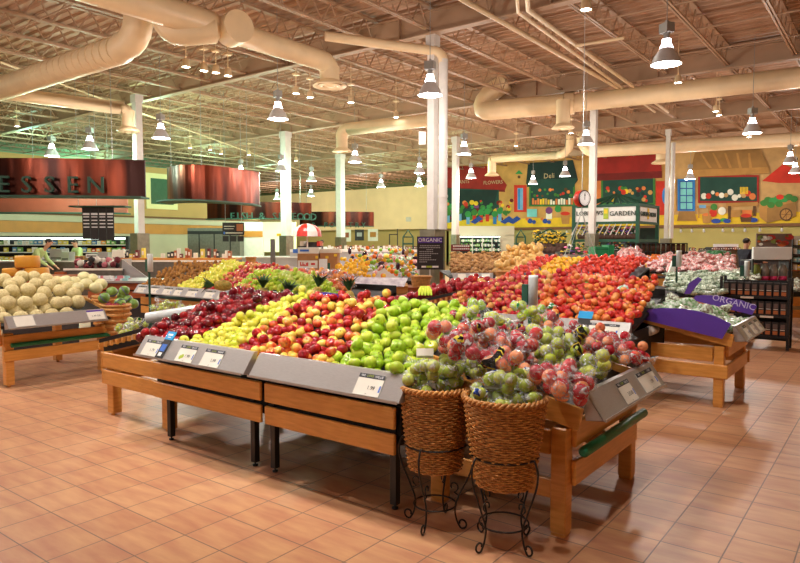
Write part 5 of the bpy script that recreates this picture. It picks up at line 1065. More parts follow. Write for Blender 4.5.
# ---------------------------------------------------------------- potatoes, squash and roots in the middle distance
K_po = Kind(tag(ball_obj('potato', F['pot'], (.055, .042, .036), 8, 6), cat='potato')); K_sq = Kind(tag(ball_obj('squash', F['squash'], (.1, .06, .06), 9, 6), cat='squash'))
K_ro = Kind(tag(ball_obj('root_vegetable', fruit_mat('root_skin', [c8(190, 150, 100), c8(150, 90, 80)], rough=.7), (.07, .045, .04), 8, 6), cat='root vegetable'))
heap([(K_po, 1, 1.05)], [W(452, 273, 12.3), W(492, 276, 12.1), W(508, 254, 15), W(452, 255, 15)], .125, 'brown potato in the pile right of the tall column', 'potatoes', bump=.05)
heap([(K_sq, 1, .95)], [W(494, 273, 12.3), W(552, 274, 12.3), W(536, 251, 15), W(508, 254, 15)], .16, 'pale yellow squash in the heap in the middle of the root bins', 'squashes', bump=.12, edges=.3)
heap([(K_ro, 1, 1)], [W(540, 270, 13.2), W(597, 270, 13), W(590, 256, 16), W(536, 256, 16)], .22, 'brown root vegetable beneath the hanging scale', 'root vegetables', bump=.07)
produce_table('dark bin table under the potatoes and squashes', 450, 556, 277, 12.1, 3.1, mats='woodred'); produce_table('bin table under the root vegetables beneath the scale', 556, 600, 272, 13, 3.2, mats='woodred')
t = thing('price_board', 'sloping steel price board in front of the potatoes', 'price sign'); b = MB(); b.X = ROT; D = 12; b.slab([(lat(454, D), D-.1, zz(281, D)), (lat(492, D), D-.1, zz(281, D)), (lat(494, D), D+.05, zz(273, D)), (lat(452, D), D+.05, zz(273, D))], .01); b.build('steel_plate', 'steel', t)
b = MB()
for px in (458, 470, 482): b.X = ROT; b.slab([(lat(px, D), D-.098, zz(280.3, D)), (lat(px+8, D), D-.098, zz(280.3, D)), (lat(px+8, D), D+.03, zz(273.8, D)), (lat(px, D), D+.03, zz(273.8, D))], .012)
b.build('price_card', 'card', t)
far_basket(503, 272, 281, 12.0, 16, 'left of two wicker baskets set into the squash bin'); far_basket(522, 274, 281, 11.9, 14, 'right of two wicker baskets set into the squash bin'); far_basket(421, 277, 287, 11.5, 21, 'wicker basket under the hanging black ORGANIC sign'); far_basket(459, 281, 288, 11.6, 16, 'wicker basket at the foot of the tall column, below the potatoes')
one('low_plinth', 'low dark plinth carrying the baskets by the tall column', 'plinth', 'woodred', [(408, 470, 287.5, None)], 11.7, .8)
one('low_plinth', 'dark shelf board holding the baskets in front of the squashes', 'plinth', 'woodred', [(494, 530, 281.3, None)], 11.7, .5)
# ORGANIC chalkboard on the column
t = thing('organic_sign', 'black notice board with a purple ORGANIC header on the tall column', 'sign'); D = 12.5
b = MB(); C(b, 417, 443.5, 236.5, 269.5, D, .03, 0); b.build('board', 'dark', t); b = MB(); C(b, 418, 442, 237.5, 243, D-.012, .012); b.build('purple_header', 'purple', t)
b = MB(); ctext(b, 'ORGANIC', 430, 240.2, D-.016, .1); b.build('header_lettering', 'wt', t)
b = MB(); wd = ['CERTIFIED PRODUCE GROWN', 'WITHOUT', 'NATURAL FOODS', 'FRESH FROM THE FARM', 'Daily choice', 'Good quality', 'Better for you']
for i, (y, w_) in enumerate([(245.3, 20), (247.2, 21), (249.2, 7), (251.2, 14), (253.2, 19), (255.2, 12), (257.3, 12), (259.4, 17), (261.5, 8)]):
    n_ = int(w_/1.6); x = 430-w_/2 if i < 3 else 419.5
    for k in range(n_): C(b, x+k*w_/n_, x+(k+.7)*w_/n_, y, y+.8, D-.006, .006)
b.build('chalk_writing', flat('grey_chalk', c8(170, 170, 170)), t)
b = MB(); C(b, 421.5, 426, 265.8, 267.6, D-.006, .006, 0); C(b, 426.3, 432, 265.8, 267.6, D-.006, .006, 1); C(b, 432.3, 438.5, 265.8, 267.6, D-.006, .006, 0); b.build('footer_mark', ['wt', 'lime'], t)
b = MB(); C(b, 429.4, 430.6, 269.5, 277, D+.05, .03); b.build('stem_post', 'white', t)

# wooden island with mixed fruit, facing the camera
t = thing('display_table', 'wooden table with a white price strip, heaped with mixed fruit left of the tall column', 'display table'); D = 11.6
b = MB(); b.X = ROT; b.slab([(lat(349, D), D-.1, zz(285, D)), (lat(404, D), D-.1, zz(286, D)), (lat(408, D), D+.1, zz(278, D)), (lat(350, D), D+.1, zz(277.5, D))], .015); b.build('price_strip', mat('printed_strip', c8(196, 186, 200), .4, c2=c8(240, 236, 240), scale=9), t)
b = MB(); C(b, 353, 406, 286.5, 293, D, .04); C(b, 353, 406, 295, 301, D, .04); b.build('front_boards', 'wood', t); b = MB(); C(b, 353, 380, 291.8, 293, D-.03, .03); b.build('bumper', 'green', t)
b = MB(); C(b, 352, 408, 286, None, D+.05, 1.6); b.build('table_body', 'wood', t)
K_le = Kind(tag(ball_obj('lemon', fruit_mat('lemon_skin', [c8(240, 180, 40), c8(250, 206, 60)]), (.04, .034, .034), 8, 6), cat='lemon'))
heap([(K_le, 1, 1.2)], [W(328, 277, 12), W(368, 277, 11.8), W(366, 263, 13.5), W(342, 264, 13.5)], .15, 'yellow lemon in the heap left of the far mixed fruit', 'lemons', bump=.08, edges=.3)
one('low_plinth', 'white-edged ledge under the lemons', 'plinth', ['card', 'dark'], [(326, 350, 276, 279, 0), (328, 350, 279, None, 1, .05)], 11.8, 1.2)
mixk = [(K_le, 2, 1.1), (KL_, 2, 1.2), (K_pp, 1, .7), (K_po, 1, 1), (K_co, 1, 1), (K_s, 1, .7), (Kind(tag(ball_obj('eggplant', flat('eggplant_skin', c8(60, 24, 50), rough=.25), (.08, .04, .04), 9, 6), cat='eggplant')), 1, 1)]
heap(mixk, [W(368, 277, 11.8), W(408, 278, 11.8), W(418, 256, 15), W(352, 256, 15)], .19, 'mixed fruit or vegetable on the wooden table left of the tall column', 'mixed fruit left of the tall column', bump=.12, edges=.3)
heap(mixk, [W(400, 281, 12.6), W(416, 281, 12.6), W(418, 257, 16), W(402, 257, 16)], .16, 'mixed vegetable in the narrow bin beside the ORGANIC notice board', 'vegetables by the notice board', bump=.1, edges=.2)
one('low_plinth', 'dark sloping bin left of the ORGANIC notice board', 'plinth', ['dark'], [(398, 416, 281, None, 0)], 12.6, 3)
bananas('yellow banana bunch on the mixed fruit table', W(386, 260, 13.4), YAW, flat('banana_skin', c8(236, 196, 50)))

# cardboard boxes beside the far post
t = thing('cardboard_box', 'brown cardboard box with a white label and red print, left of the pair', 'box'); D = 13.2
b = MB(); C(b, 297.5, 318, 253.5, None, D, .5, 0); b.build('box_body', 'cardboard', t); b = MB(); C(b, 298, 317.5, 260.5, 268, D-.006, .006); b.build('white_label', 'card', t)
b = MB()
for k in range(7): C(b, 300+k*1.2, 301+k*1.2, 266-R(1, 4), 266, D-.01, .004)
C(b, 311, 315, 263, 265, D-.01, .004); b.build('red_print', 'red', t); b = MB(); C(b, 315.5, 318, 256, 258.5, D-.01, .006); b.build('yellow_sticker', 'yellow', t)
one('white_box', 'white lidded box on top of the left cardboard box', 'box', ['card', 'inkblue'], [(298, 319, 247.5, 253.5, 0), (300, 309, 249.5, 251.5, 1, -.005, .004)], 13.25, .4)
t = thing('cardboard_box', 'taller plain brown cardboard box beside the lemons', 'box'); b = MB(); C(b, 320, 337.5, 253, None, D+.1, .5); b.build('box_body', 'cardboard', t)
for a in (325.5, 334): b = MB(); C(b, a, a+3, 254+(a < 330)*2, 256.5+(a < 330)*2, D+.09, .006); b.build('yellow_sticker', 'yellow', t)
one('white_box', 'flat white box lying on the taller cardboard box', 'box', 'cream', [(320, 340, 249, 253)], 13.35, .4); one('price_lectern', 'white folded board with a green post before the cardboard boxes', 'sign stand', ['white', 'dgreen'], [(319, 327, 259, 276, 0), (327.5, 330, 263, 271, 1), (323, 325, 276, None, 1)], 12.6, .05)

# ---------------------------------------------------------------- hanging scale
t = thing('hanging_scale', 'red dial scale hanging by the right-hand column, steel pan below', 'scale'); D = 12.5; c = W(581, 198.5, D)
b = MB(); X = Matrix.Translation(c) @ Matrix.Rotation(YAW+.55, 4, 'Z') @ Matrix.Rotation(PI/2, 4, 'X'); b.X = X; b.lathe([(.001, -.1), (.13, -.1), (.155, -.07), (.155, .05), (.135, .07)], n=28); b.build('red_housing', 'red', t)
b = MB(); b.X = X; b.lathe([(.138, .068), (.15, .05), (.158, .055), (.15, .075), (.138, .072)], n=28); b.build('black_rim', 'black', t)
b = MB(); b.X = X; b.lathe([(.001, .068), (.138, .068)], n=28); b.build('dial_face', 'wt', t)
b = MB(); b.X = X; b.box(-.006, .006, -.03, .1, .069, .072); b.add([(-.02, .05, .071), (.02, .05, .071), (0, .11, .071)], [(0, 1, 2)])
for i in range(24): a = i*PI/12; b.X = X @ Matrix.Rotation(a, 4, 'Z'); b.box(-.002, .002, .105, .125, .069, .071)
b.build('needle_and_marks', 'ink', t)
b = MB(); b.tube([c+Vector((0, 0, .15)), (c.x, c.y, DECK)], .006, 5); b.tube([c-Vector((0, 0, .15)), c-Vector((0, 0, .3))], .01, 5); b.build('hanging_rod', 'steel', t)
pn = W(580, 257, D); b = MB(); b.X = Matrix.Translation(pn) @ ROT; b.box(-.27, .27, -.16, .16, -.06, -.05); b.box(-.27, .27, -.17, -.16, -.06, .04); b.box(-.27, .27, .16, .17, -.06, .04); b.box(-.28, -.27, -.17, .17, -.06, .04); b.box(.27, .28, -.17, .17, -.06, .04); b.build('weighing_pan', 'steel', t)
b = MB(); top = c-Vector((0, 0, .3))
for sx in (-1, 1):
    for sy in (-1, 1): b.tube([top+Vector((.02*sx, 0, 0)), pn+ROT @ Vector((.26*sx, .15*sy, .03))], .006, 5)
b.build('pan_wires', 'steel', t)

# ---------------------------------------------------------------- garden kiosk
t = thing('garden_kiosk', 'dark green framed garden kiosk with a white GARDENS sign band', 'kiosk'); Yk = 24.0; cR = at_y(638, 213, Yk); cL = at_y(574, 213, Yk); x0, x1 = cL.x, cR.x; y1 = Yk+2.4; z0, z1 = at_y(638, 221, Yk).z, at_y(638, 206, Yk).z
b = MB(); b.box(x0, x1, Yk, Yk+.06, z0, z1); b.box(x1-.06, x1, Yk, y1, z0, z1); b.build('sign_band', 'white', t)
b = MB(); b.X = Matrix.Translation((0, 0, 0)); 
for (tt, px, Yy, s_) in (('GARDENS', 624, Yk-.03, .24), ('LOBLAWS', 589.5, Yk-.03, .23)): b.X = frame(at_y(px, 213.5, Yy), (1, 0, 0), (0, 0, 1)); b.text(tt, s_, 0, ext=.01)
for yy in (.7, 1.6): b.X = frame((x1+.03, Yk+yy, (z0+z1)/2), (0, 1, 0), (0, 0, 1)); b.text('GARDEN', .24, 0, ext=.01)
b.X = Matrix(); b.build('lettering', flat('dark_ink_green', c8(40, 60, 50)), t)
b = MB(); e = at_y(606, 213.5, Yk-.02); b.box(e.x-.09, e.x+.09, e.y-.02, e.y, e.z-.2, e.z+.2, 0); b.box(e.x-.06, e.x+.06, e.y-.03, e.y-.02, e.z, e.z+.14, 1); b.box(x1, x1+.03, Yk+1.1, Yk+1.25, e.z-.2, e.z+.2, 1); b.build('flower_emblem', ['lime', 'yellow'], t)
for nm, zb_, zt_ in (('upper_rail', z1, z1+.1), ('lower_rail', z0-.1, z0), ('shelf_rail', z0-.75, z0-.65)):
    b = MB(); b.box(x0-.04, x1+.04, Yk-.05, Yk+.04, zb_, zt_); b.box(x1-.04, x1+.05, Yk, y1, zb_, zt_); b.build(nm, 'dgreen', t)
for x, y in ((x0, Yk), (x1, Yk), (x1, y1), (x0, y1)): b = MB(); b.box(x-.06, x+.06, y-.06, y+.06, 0, z1+.1); b.build('post', 'dgreen', t)
ap = Vector(((x0+x1)/2, (Yk+y1)/2, at_y(615, 194, Yk+1).z))
for i in range(9):
    u = i/8; b = MB(); b.tube([ap, (x0+(x1-x0)*u, Yk, z1+.05)], .04, 5); b.build('roof_rafter', 'dgreen', t)
for u in (.5, 1): b = MB(); b.tube([ap, (x1, Yk+(y1-Yk)*u, z1+.05)], .045, 5); b.build('roof_rafter', 'dgreen', t)
for i in range(11): b = MB(); x = x0+.15+i*(x1-x0-.3)/10; b.tube([(x, Yk-.06, z0-.1), (x-.12, Yk-.3, z0-.5)], .018, 5); b.build('awning_strut', 'column', t)
def plant(label, p, h, w_, cols, group=None, n=26):
    t = thing('flowering_plant', label, 'plant', p, 0, group); b = MB(); b.lathe([(.001, 0), (w_*.3, 0), (w_*.4, h*.35), (w_*.34, h*.33), (.001, h*.3)], p, 10); b.build('pot', flat('clay_pot', c8(84, 56, 44)), t)
    b = MB()
    for i in range(n):
        a = R(0, 6.3); r_ = w_*.5*math.sqrt(R(0, 1)); q = Vector(p)+Vector((r_*math.cos(a), r_*math.sin(a), h*R(.38, 1)-r_*.3)); s_ = w_*R(.08, .16); b.X = Matrix.Translation(q) @ Matrix.Rotation(R(0, 6), 4, 'Z') @ Matrix.Rotation(R(-1, 1), 4, 'X'); b.ball((0, 0, 0), (s_, s_*.6, s_*.35), 6, 4, 0 if i % 2 else 1+(i//2) % (len(cols)-1 or 1) if len(cols) > 1 else 0)
    b.build('leaves_and_flowers', cols, t)
cw = [['leaf', 'yellow'], ['leaf', 'purple'], ['leafd', flat('pink_petal', c8(220, 110, 150))], ['leaf', 'wt'], ['leafd', 'red']]
for i in range(14): u = i/13; plant('potted plant on the kiosk shelf under the white sign band', (x0+.2+(x1-x0-.4)*u, Yk+.25, z0-.64), .5, .42, cw[i % 5], 'plants on the kiosk shelf', 18)
for j, z in enumerate((.1, 1.0)):
    b = MB(); b.box(x0, x1, Yk+.05, Yk+.7, z+.02, z+.08); b.build('plant_shelf', 'dgreen', t)
    for i in range(11): plant('potted plant on the %s shelf inside the kiosk' % ('lower', 'middle')[j], (x0+.2+(x1-x0-.4)*i/10, Yk+.35, z+.08), .62, .46, cw[(i+j*2) % 5], 'plants on the %s kiosk shelf' % ('lower', 'middle')[j], 18)
b = MB(); b.box(x0, x1, y1, y1+.05, .1, z0-.2); b.build('back_lattice', mat('deep_green_lattice', c8(26, 40, 30), .7, var=.4, scale=4), t)
# green checkout hut, wire houses and the yellow flowers by the kiosk
one('green_cabinet', 'bright green cabinet below the kiosk, right of the hanging scale', 'cabinet', [flat('bright_green', c8(20, 130, 74)), 'dgreen'], [(595, 609, 247, None, 0), (608.5, 614, 245, None, 0, -.05), (596, 608, 249, 249.6, 1, -.01, .01)], 17, .6)
def wire_house(label, pa, pb, py0, py1, D):
    t = thing('wire_plant_house', label, 'plant stand'); b = MB(); m_ = (pa+pb)/2; P = lambda x, y, d=0: W(x, y, D+d)
    for d in (0, .5):
        for x in (pa, pb): q = P(x, py1, d); b.tube([(q.x, q.y, 0), P(x, py0+7, d)], .03, 5)
        b.tube([P(pa, py0+7, d), P(m_, py0, d), P(pb, py0+7, d)], .03, 5); b.tube([P(pa, py0+7, d), P(pb, py0+7, d)], .025, 5); b.tube([P(pa, py0+14, d), P(pb, py0+14, d)], .025, 5)
    b.tube([P(m_, py0, 0), P(m_, py0, .5)], .03, 5); b.build('wire_frame', 'dgreen', t); b = MB(); C(b, pa, pb, py0+13, py0+14, D, .5); C(b, pa, pb, py0+22, py0+23, D, .5); b.build('shelf', 'dgreen', t)
wire_house('narrow green plant house with a peaked roof, left of the yellow flowers', 516, 525, 230, 256, 24); wire_house('wide green plant house arching over the yellow flowers', 535, 563, 229, 256, 25); wire_house('small green peaked plant house left of the ORGANIC notice board', 403, 413, 230, 252, 26)
for i in range(9): plant('yellow chrysanthemum in the mass under the wide green plant house', W(538+i*2.9, 254 if i % 2 else 250, 24.3), .75, .55, ['leafd', 'yellow'], 'yellow chrysanthemums', 30)
for i in range(12): q = W(566+i*3.2, 254, 22); plant('potted plant on the floor display behind the hanging scale', (q.x, q.y, .75), R(.6, .9), .55, cw[i % 5], 'plants behind the scale', 22)
one('plant_bench', 'long dark bench carrying the plants behind the scale', 'bench', 'dark', [(560, 606, 252, None, 0)], 21.9, .7); one('plant_bench', 'dark bench under the yellow chrysanthemums', 'bench', 'dark', [(530, 566, 253.2, None, 0)], 24, .8)
# brown jar rack right of the kiosk
t = thing('metal_rack', 'dark wire rack of brown jars in front of the two-pipe column', 'shelf rack'); D = 17
for px in (625, 648, 671, 686.5): b = MB(); C(b, px, px+.8, 243, None, D, .04); b.build('post', 'black', t)
for y in (243, 251.5, 260, 268): b = MB(); C(b, 625, 687, y, y+.9, D, .5); b.build('shelf', 'dark', t)
b = MB(); b.lathe([(.001, 0), (.055, 0), (.055, .16), (.048, .17), (.048, .2), (.001, .2)], n=10); jr = tag(b.build('brown_jar', flat('brown_jar_glass', c8(96, 62, 48), rough=.25)), cat='jar'); K = Kind(jr)
for j, y in enumerate((251.4, 259.9)):
    for i in range(12): K.put(W(628+i*5, y, D+.15), 0, 'brown jar on the %s shelf of the dark wire rack' % ('upper', 'lower')[j], 'jars on the %s rack shelf' % ('upper', 'lower')[j])
# counters and goods under the mural at right
one('wall_counter', 'long low counter under the mural at the right', 'counter', ['dark', 'beige'], [(685, 830, 252, None, 0), (685, 830, 251, 252, 1)], 30, .8)
goods('dark_bottle', 'small dark bottle on the low counter under the mural', 'bottles under the mural', 'bottle', 686, 712, 251, 30.1, 1.6, 3.4, ['dark', 'woodred', flat('maroon_wrap', c8(110, 30, 40))], skip=.15)
one('display_bin', 'grey bin heaped with dark packs left of the man', 'bin', ['steeldark', 'white'], [(712, 739, 250, None, 0), (713, 738, 244, 252, 1, .3, .03)], 21, 1)
goods('dark_pack', 'dark pack heaped in the grey bin left of the man', 'dark packs in the grey bin', 'package', 711, 740, 250, 20.9, 2.2, 3, ['dark', flat('maroon_wrap', c8(110, 30, 40)), 'woodred'], dep=.4, skip=0)
K2 = Kind(tag(ball_obj('leafy_bunch', mat('leaf_bunch', c8(40, 120, 60), .6, var=.5, scale=20), .1, 8, 6), cat='vegetable'))
for i in range(14): K2.put(W(716+R(-8, 14), 257-R(0, 3), 16+R(-.4, .4)), 0, 'dark green leafy bunch at the back of the red and white packs', 'leafy bunches behind the packs')
# under-mural coolers, pillar, red-white strip sign
one('wall_pillar', 'wide beige pier right of the thin column under the mural', 'pier', ['beige', 'column'], [(457, 514, 226, 236, 0), (500, 514, 235, None, 0), (452, 455, 226, None, 0)], 41, .6)
t = thing('glass_door_cooler', 'glass door cooler of green goods under the mural at left', 'refrigerated case'); D = 40.5
b = MB(); C(b, 457, 500, 236, None, D+.7, .05); b.build('cooler_body', 'dark', t)
for a in (459, 472, 482, 491.5): b = MB(); C(b, a, a+.8, 237, None, D, .1); b.build('door_frame', 'column', t)
b = MB(); C(b, 460, 500, 236.4, 237.2, D+.1, .2); b.build('light_strip', 'strip', t)
for y in (242, 246.5, 251): goods('green_bottle', 'small green or pale good inside the glass door cooler', 'goods in the glass cooler', 'bottle', 461, 500, y, D+.3, 1.7, 3.2, [flat('bottle_green', c8(90, 150, 70)), CM[0], flat('bottle_teal', c8(60, 120, 110)), CM[5]])
t = thing('aisle_banner', 'narrow maroon banner with white writing right of the tall column', 'sign'); b = MB(); C(b, 451, 470, 244.5, 251, 20, .03); b.build('banner', flat('maroon_banner', c8(110, 36, 44)), t)
b = MB()
for k in range(8): C(b, 453+k*2.1, 454.6+k*2.1, 245.4, 246.8, 19.98, .01); C(b, 453+k*2.1, 454.6+k*2.1, 248.4, 249.4, 19.98, .01)
b.build('writing', 'wt', t)
for px in (456, 466): b = MB(); C(b, px, px+.5, 251, None, 20, .02); b.build('post', 'black', t)

# ---------------------------------------------------------------- far counters at centre left
one('service_counter', 'long service counter with a wooden edge left of centre', 'counter', ['bandwood', 'steeldark', 'card'], [(118, 235, 258, 260, 0, -.05), (118, 235, 260, None, 1), (126, 232, 260.2, 262, 2, -.07, .02)], 20, .9)
goods('dark_jar', 'small dark or amber jar lined up on the long service counter', 'jars on the service counter', 'jar', 120, 234, 258, 20.1, 3.2, 9, ['dark', flat('maroon_wrap', c8(110, 30, 40)), 'dark', 'woodred', 'cream', CM[1]], skip=.2, hv=.6)
one('seafood_counter', 'long bright counter at the foot of the two far posts', 'counter', ['steel', 'white', 'card'], [(225, 300, 258, None, 0), (225, 300, 256.5, 258, 1, -.1), (290, 425, 249.5, 252, 1, -.1), (290, 425, 252, None, 0)], 26, 1)
goods('boxed_good', 'small dark or brown pack on the far long counter', 'packs on the far counter', 'box', 318, 420, 249.4, 26.1, 2.6, 4, ['dark', 'woodred', 'cardboard', 'cream', flat('maroon_wrap', c8(110, 30, 40))], skip=.12)
one('oven_bank', 'dark grey bank of ovens against the left wall', 'oven', ['steeldark', 'blackm'], [(188, 240, 228, None, 0), (188, 240, 231, 234, 1, -.02, .02), (199, 200, 234, 254, 1, -.02, .02), (214, 215, 234, 254, 1, -.02, .02), (230, 231, 234, 254, 1, -.02, .02)], 30, .8)
one('striped_wall_panel', 'cream wall panel with a golden band right of the ovens', 'wall panel', ['cream', 'bandwood'], [(240, 263, 222, None, 0), (240, 263, 231, 237, 1, -.02, .02)], 31, .3)
one('backlit_panel', 'pale yellow-green panel behind the seafood counter', 'wall panel', [emis('soft_yellow_panel', (.85, .9, .55, 1), .7), 'yellow'], [(264, 296, 222, 252, 0), (277, 284, 233.5, 236, 1, -.05, .03)], 34, .2)
t = thing('menu_board', 'black food menu with a bread picture in front of the ovens', 'menu board'); D = 25
b = MB(); C(b, 223, 244.5, 222.5, 235, D, .04); C(b, 223, 229, 236, 241.5, D, .04); C(b, 230.5, 236.5, 236, 241.5, D, .04); C(b, 238, 244, 236, 241.5, D, .04); b.build('panels', 'dark', t)
b = MB(); C(b, 237, 243.5, 224, 231, D-.01, .01, 0); C(b, 224.5, 235, 226, 226.6, D-.01, .01, 1); C(b, 224.5, 234, 228.5, 229, D-.01, .01, 1); C(b, 226, 243, 232.5, 233.4, D-.01, .01, 1); C(b, 224, 225.4, 231.8, 234.2, D-.01, .01, 2); b.build('print', [flat('bread_print', c8(180, 110, 70)), 'card', 'inkblue'], t)
for px in (226, 242): b = MB(); p = W(px, 222.5, D); b.tube([p, (p.x, p.y, DECK)], .008, 4); b.build('hanging_rod', 'ballast', t)
# striped parasol
t = thing('parasol', 'red and white striped parasol behind the cardboard boxes', 'parasol'); D = 18; c = W(307.5, 235, D); rr = lat(400+14.5, D); h = zz(223.5, D)-zz(235, D); b = MB(); n = 24; vs = [c+Vector((0, 0, h))]
for q in range(1, 6):
    for k in range(n): a = 2*PI*k/n; u = q/5; vs.append(c+Vector((rr*math.sin(u*PI/2)*math.cos(a), rr*math.sin(u*PI/2)*math.sin(a), h*math.cos(u*PI/2)-(.04 if q == 5 else 0))))
for q in range(5):
    for k in range(n):
        f = (0, 1+k, 1+(k+1) % n) if q == 0 else (1+(q-1)*n+k, 1+q*n+k, 1+q*n+(k+1) % n, 1+(q-1)*n+(k+1) % n)
        b.add([vs[i] for i in f], [tuple(range(len(f)))], (k//3) % 2, True)
b.build('striped_canopy', ['red', 'white'], t); b = MB(); b.tube([(c.x, c.y, 0), c+Vector((0, 0, h))], .02, 8); b.build('pole', 'white', t)
one('parasol_cart', 'dark cart with blue and white goods under the striped parasol', 'cart', ['dark', 'inkblue', 'card', 'red'], [(298, 321, 246, None, 0), (293, 298, 249, 253, 1), (300, 304, 241, 246, 2), (306, 316, 242, 246, 0), (317, 320, 241, 246, 3)], 18.1, .6)
one('steel_pillar', 'slim rounded steel post left of the far guarded post', 'post', 'steeldark', [(270.5, 274.5, 239, None)], 17, .12)
far_basket(251, 258, 268, 14.5, 10, 'dark wicker bin in front of the bright seafood counter')
# pictures and door on the olive back wall
for i, (a, c_, y0, y1, m1, m2) in enumerate([(341, 351, 229.5, 241.5, 'cream', flat('print_food_a', c8(150, 80, 50))), (355, 364, 229.5, 240.5, 'dark', flat('grey_chalk', c8(170, 170, 170))), (368, 378, 229, 241, 'cream', flat('print_food_b', c8(180, 120, 50)))]):
    t = thing('wall_picture', ['food picture partly behind the middle far post', 'black notice between two food pictures on the olive wall', 'food picture on white at the right of the black notice'][i], 'picture'); b = MB(); C(b, a, c_, y0, y1, 49, .05); b.build('board', m1, t); b = MB(); C(b, a+2, c_-2, y0+3, y1-4, 48.97, .03); b.build('print', m2, t)
one('far_doorway', 'dark framed opening at the right end of the olive wall', 'doorway', ['dark'], [(389, 390, 234, 250), (397, 398, 229, 250), (389, 398, 234, 235)], 48, .2)
one('wall_speaker', 'small cream box high on the cream wall beside the tall column', 'wall box', 'cream', [(406, 411, 217, 221.5)], 51, .2)

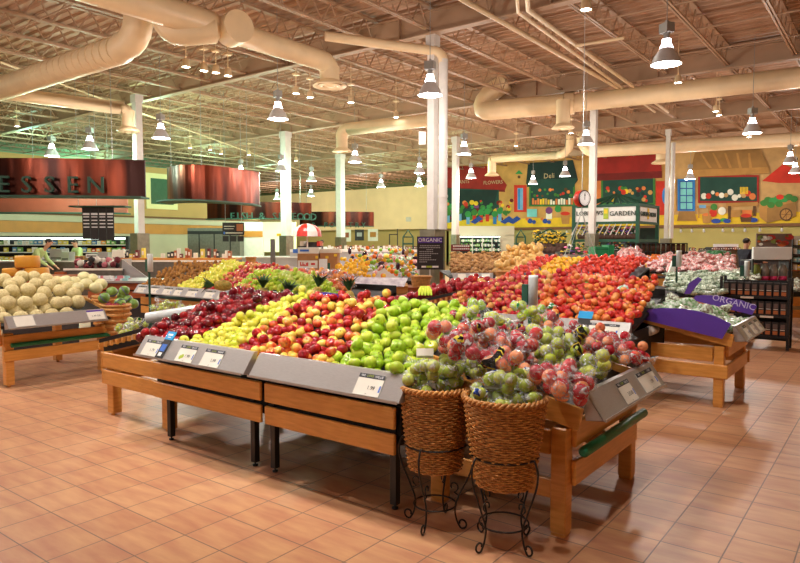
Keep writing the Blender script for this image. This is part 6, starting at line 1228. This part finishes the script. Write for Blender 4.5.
# ---------------------------------------------------------------- people
def skin(name, vs, es, rs, m, parent, sub=1, root=0):
    me = bpy.data.meshes.new(name); me.from_pydata(vs, es, []); o = bpy.data.objects.new(name, me); col.objects.link(o); md = o.modifiers.new('skin', 'SKIN'); 
    if not me.skin_vertices: 
        bpy.context.view_layer.objects.active = o
    lay_ = me.skin_vertices[0].data if me.skin_vertices else None
    if lay_:
        for i, r_ in enumerate(rs): lay_[i].radius = r_ if isinstance(r_, tuple) else (r_, r_)
        lay_[root].use_root = True
    o.modifiers.new('smooth', 'SUBSURF').levels = sub; o.modifiers['smooth'].render_levels = sub
    me.materials.append(M[m] if isinstance(m, str) else m)
    for p in me.polygons: p.use_smooth = True
    o.parent = parent; return o
def person(label, loc, rz, jacket, trousers, lean=0, arms=((.25, -.1), (.25, -.1)), hair='hair'):
    """standing figure, local +Y is where it faces; arms: (forward reach, drop) of each hand"""
    t = thing('person', label, 'person', loc, rz); t.location = loc
    OFF[t.name] = Vector()
    L = lean; hp = Vector((0, 0, .92)); ch = hp+Vector((0, L*.3, .36)); nk = ch+Vector((0, L*.16, .18)); hd = nk+Vector((0, L*.08+.02, .13)); tp = hd+Vector((0, L*.03, .1))
    vs = [hp, hp+Vector((0, L*.15, .18)), ch, nk, hd, tp]; es = [(0, 1), (1, 2), (2, 3), (3, 4), (4, 5)]; rs = [(.12, .085), (.1, .075), (.12, .08), .055, (.075, .09), (.06, .075)]
    ja = [hp+Vector((0, 0, -.04)), hp+Vector((0, L*.15, .18)), ch, nk-Vector((0, 0, .03))]; je = [(0, 1), (1, 2), (2, 3)]; jr_ = [(.17, .13), (.155, .12), (.185, .13), .075]
    tr_ = [hp+Vector((0, 0, .02))]; te = []; trr = [(.16, .12)]
    for i, sx in enumerate((-1, 1)):
        fw_, dz = arms[i]; sh = ch+Vector((sx*.19, 0, .1)); el = sh+Vector((sx*.04, fw_*.35, -.27)); ha = sh+Vector((sx*.0, fw_+.1, -.5-dz*.3)) if fw_ < .3 else sh+Vector((-sx*.03, fw_+.12, -.34-dz)); tip = ha+(ha-el).normalized()*.11
        k = len(vs); vs += [sh, el, ha, tip]; es += [(2, k), (k, k+1), (k+1, k+2), (k+2, k+3)]; rs += [.045, .036, .03, (.035, .015)]
        for f in range(4): vs.append(ha+(ha-el).normalized()*(.15+.01*(f % 2))+Vector(((f-1.5)*.018, 0, 0))); es.append((k+3, len(vs)-1)); rs.append(.009)
        vs.append(ha+(ha-el).normalized()*.07+Vector((-sx*.04, .02, 0))); es.append((k+2, len(vs)-1)); rs.append(.01)
        k = len(ja); ja += [sh, el, ha-(ha-el)*.12]; je += [(2, k), (k, k+1), (k+1, k+2)]; jr_ += [.078, .06, .048]
        hj = Vector((sx*.09, 0, .86)); kn = Vector((sx*.1, .03, .48)); an = Vector((sx*.1, 0, .08)); to = Vector((sx*.11, .15, .04)); k = len(vs); vs += [hj, kn, an, to]; es += [(0, k), (k, k+1), (k+1, k+2), (k+2, k+3)]; rs += [.085, .058, .042, (.04, .03)]
        k = len(tr_); tr_ += [hj, kn, an+Vector((0, 0, .03))]; te += [(0, k), (k, k+1), (k+1, k+2)]; trr += [.1, .078, .065]
    skin('body', vs, es, rs, 'skin', t); skin('jacket', ja, je, jr_, jacket, t); skin('trousers', tr_, te, trr, trousers, t)
    b = MB(); b.ball(hd+Vector((0, -.02, .065)), (.082, .1, .085), 12, 8); b.build('hair', hair, t)
    b = MB(); b.ball(hd+Vector((0, .1, .02)), (.014, .022, .024), 6, 5); b.ball(hd+Vector((-.082, 0, .02)), (.012, .022, .032), 6, 5); b.ball(hd+Vector((.082, 0, .02)), (.012, .022, .032), 6, 5); b.build('nose_and_ears', 'skin', t)
    b = MB(); b.ball(hd+Vector((-.03, .085, .045)), .011, 6, 5); b.ball(hd+Vector((.03, .085, .045)), .011, 6, 5); b.build('eyes', 'dark', t)
    b = MB(); b.ball(hd+Vector((0, .092, -.03)), (.026, .008, .007), 6, 5); b.build('mouth', flat('lip', c8(160, 90, 80)), t)
    for sx in (-1, 1): b = MB(); b.ball((sx*.11, .06, .05), (.055, .14, .05), 10, 6); b.build('shoe', 'dark', t)
    return t
q = W(744, 236, 17.5); person('man in a dark navy jacket looking to the right beyond the packs', (q.x, q.y, 0), YAW-PI/2+.25, 'navy', 'dark', lean=.1, arms=((.32, .0), (.32, -.05)))
q = W(29, 256, 19.3); person('worker in a pale green top bending over behind the cheese', (q.x, q.y, -.12+.12), YAW-PI/2, 'uniform', 'dark', lean=1.1)
q = W(80, 244, 23); person('worker in a pale green top behind the menu panels', (q.x, q.y, 0), YAW+2.6, 'uniform', 'dark', lean=.3)
q = W(322, 240, 28); person('small distant worker in white behind the far long counter', (q.x, q.y, 0), YAW+PI, 'white', 'white')

# ---------------------------------------------------------------- the uncountable rest of the big piles
for nm, (b, ms_, lab) in STUFF.items():
    b.X = Matrix(); tag(b.build('more_'+nm+'s', ms_), 'rest of the heap of '+nm.replace('_', ' ')+'s behind the nearest three hundred', nm.split('_')[-1], kind='stuff')
print({k: v for k, v in BUD.items()}, len(bpy.data.objects))
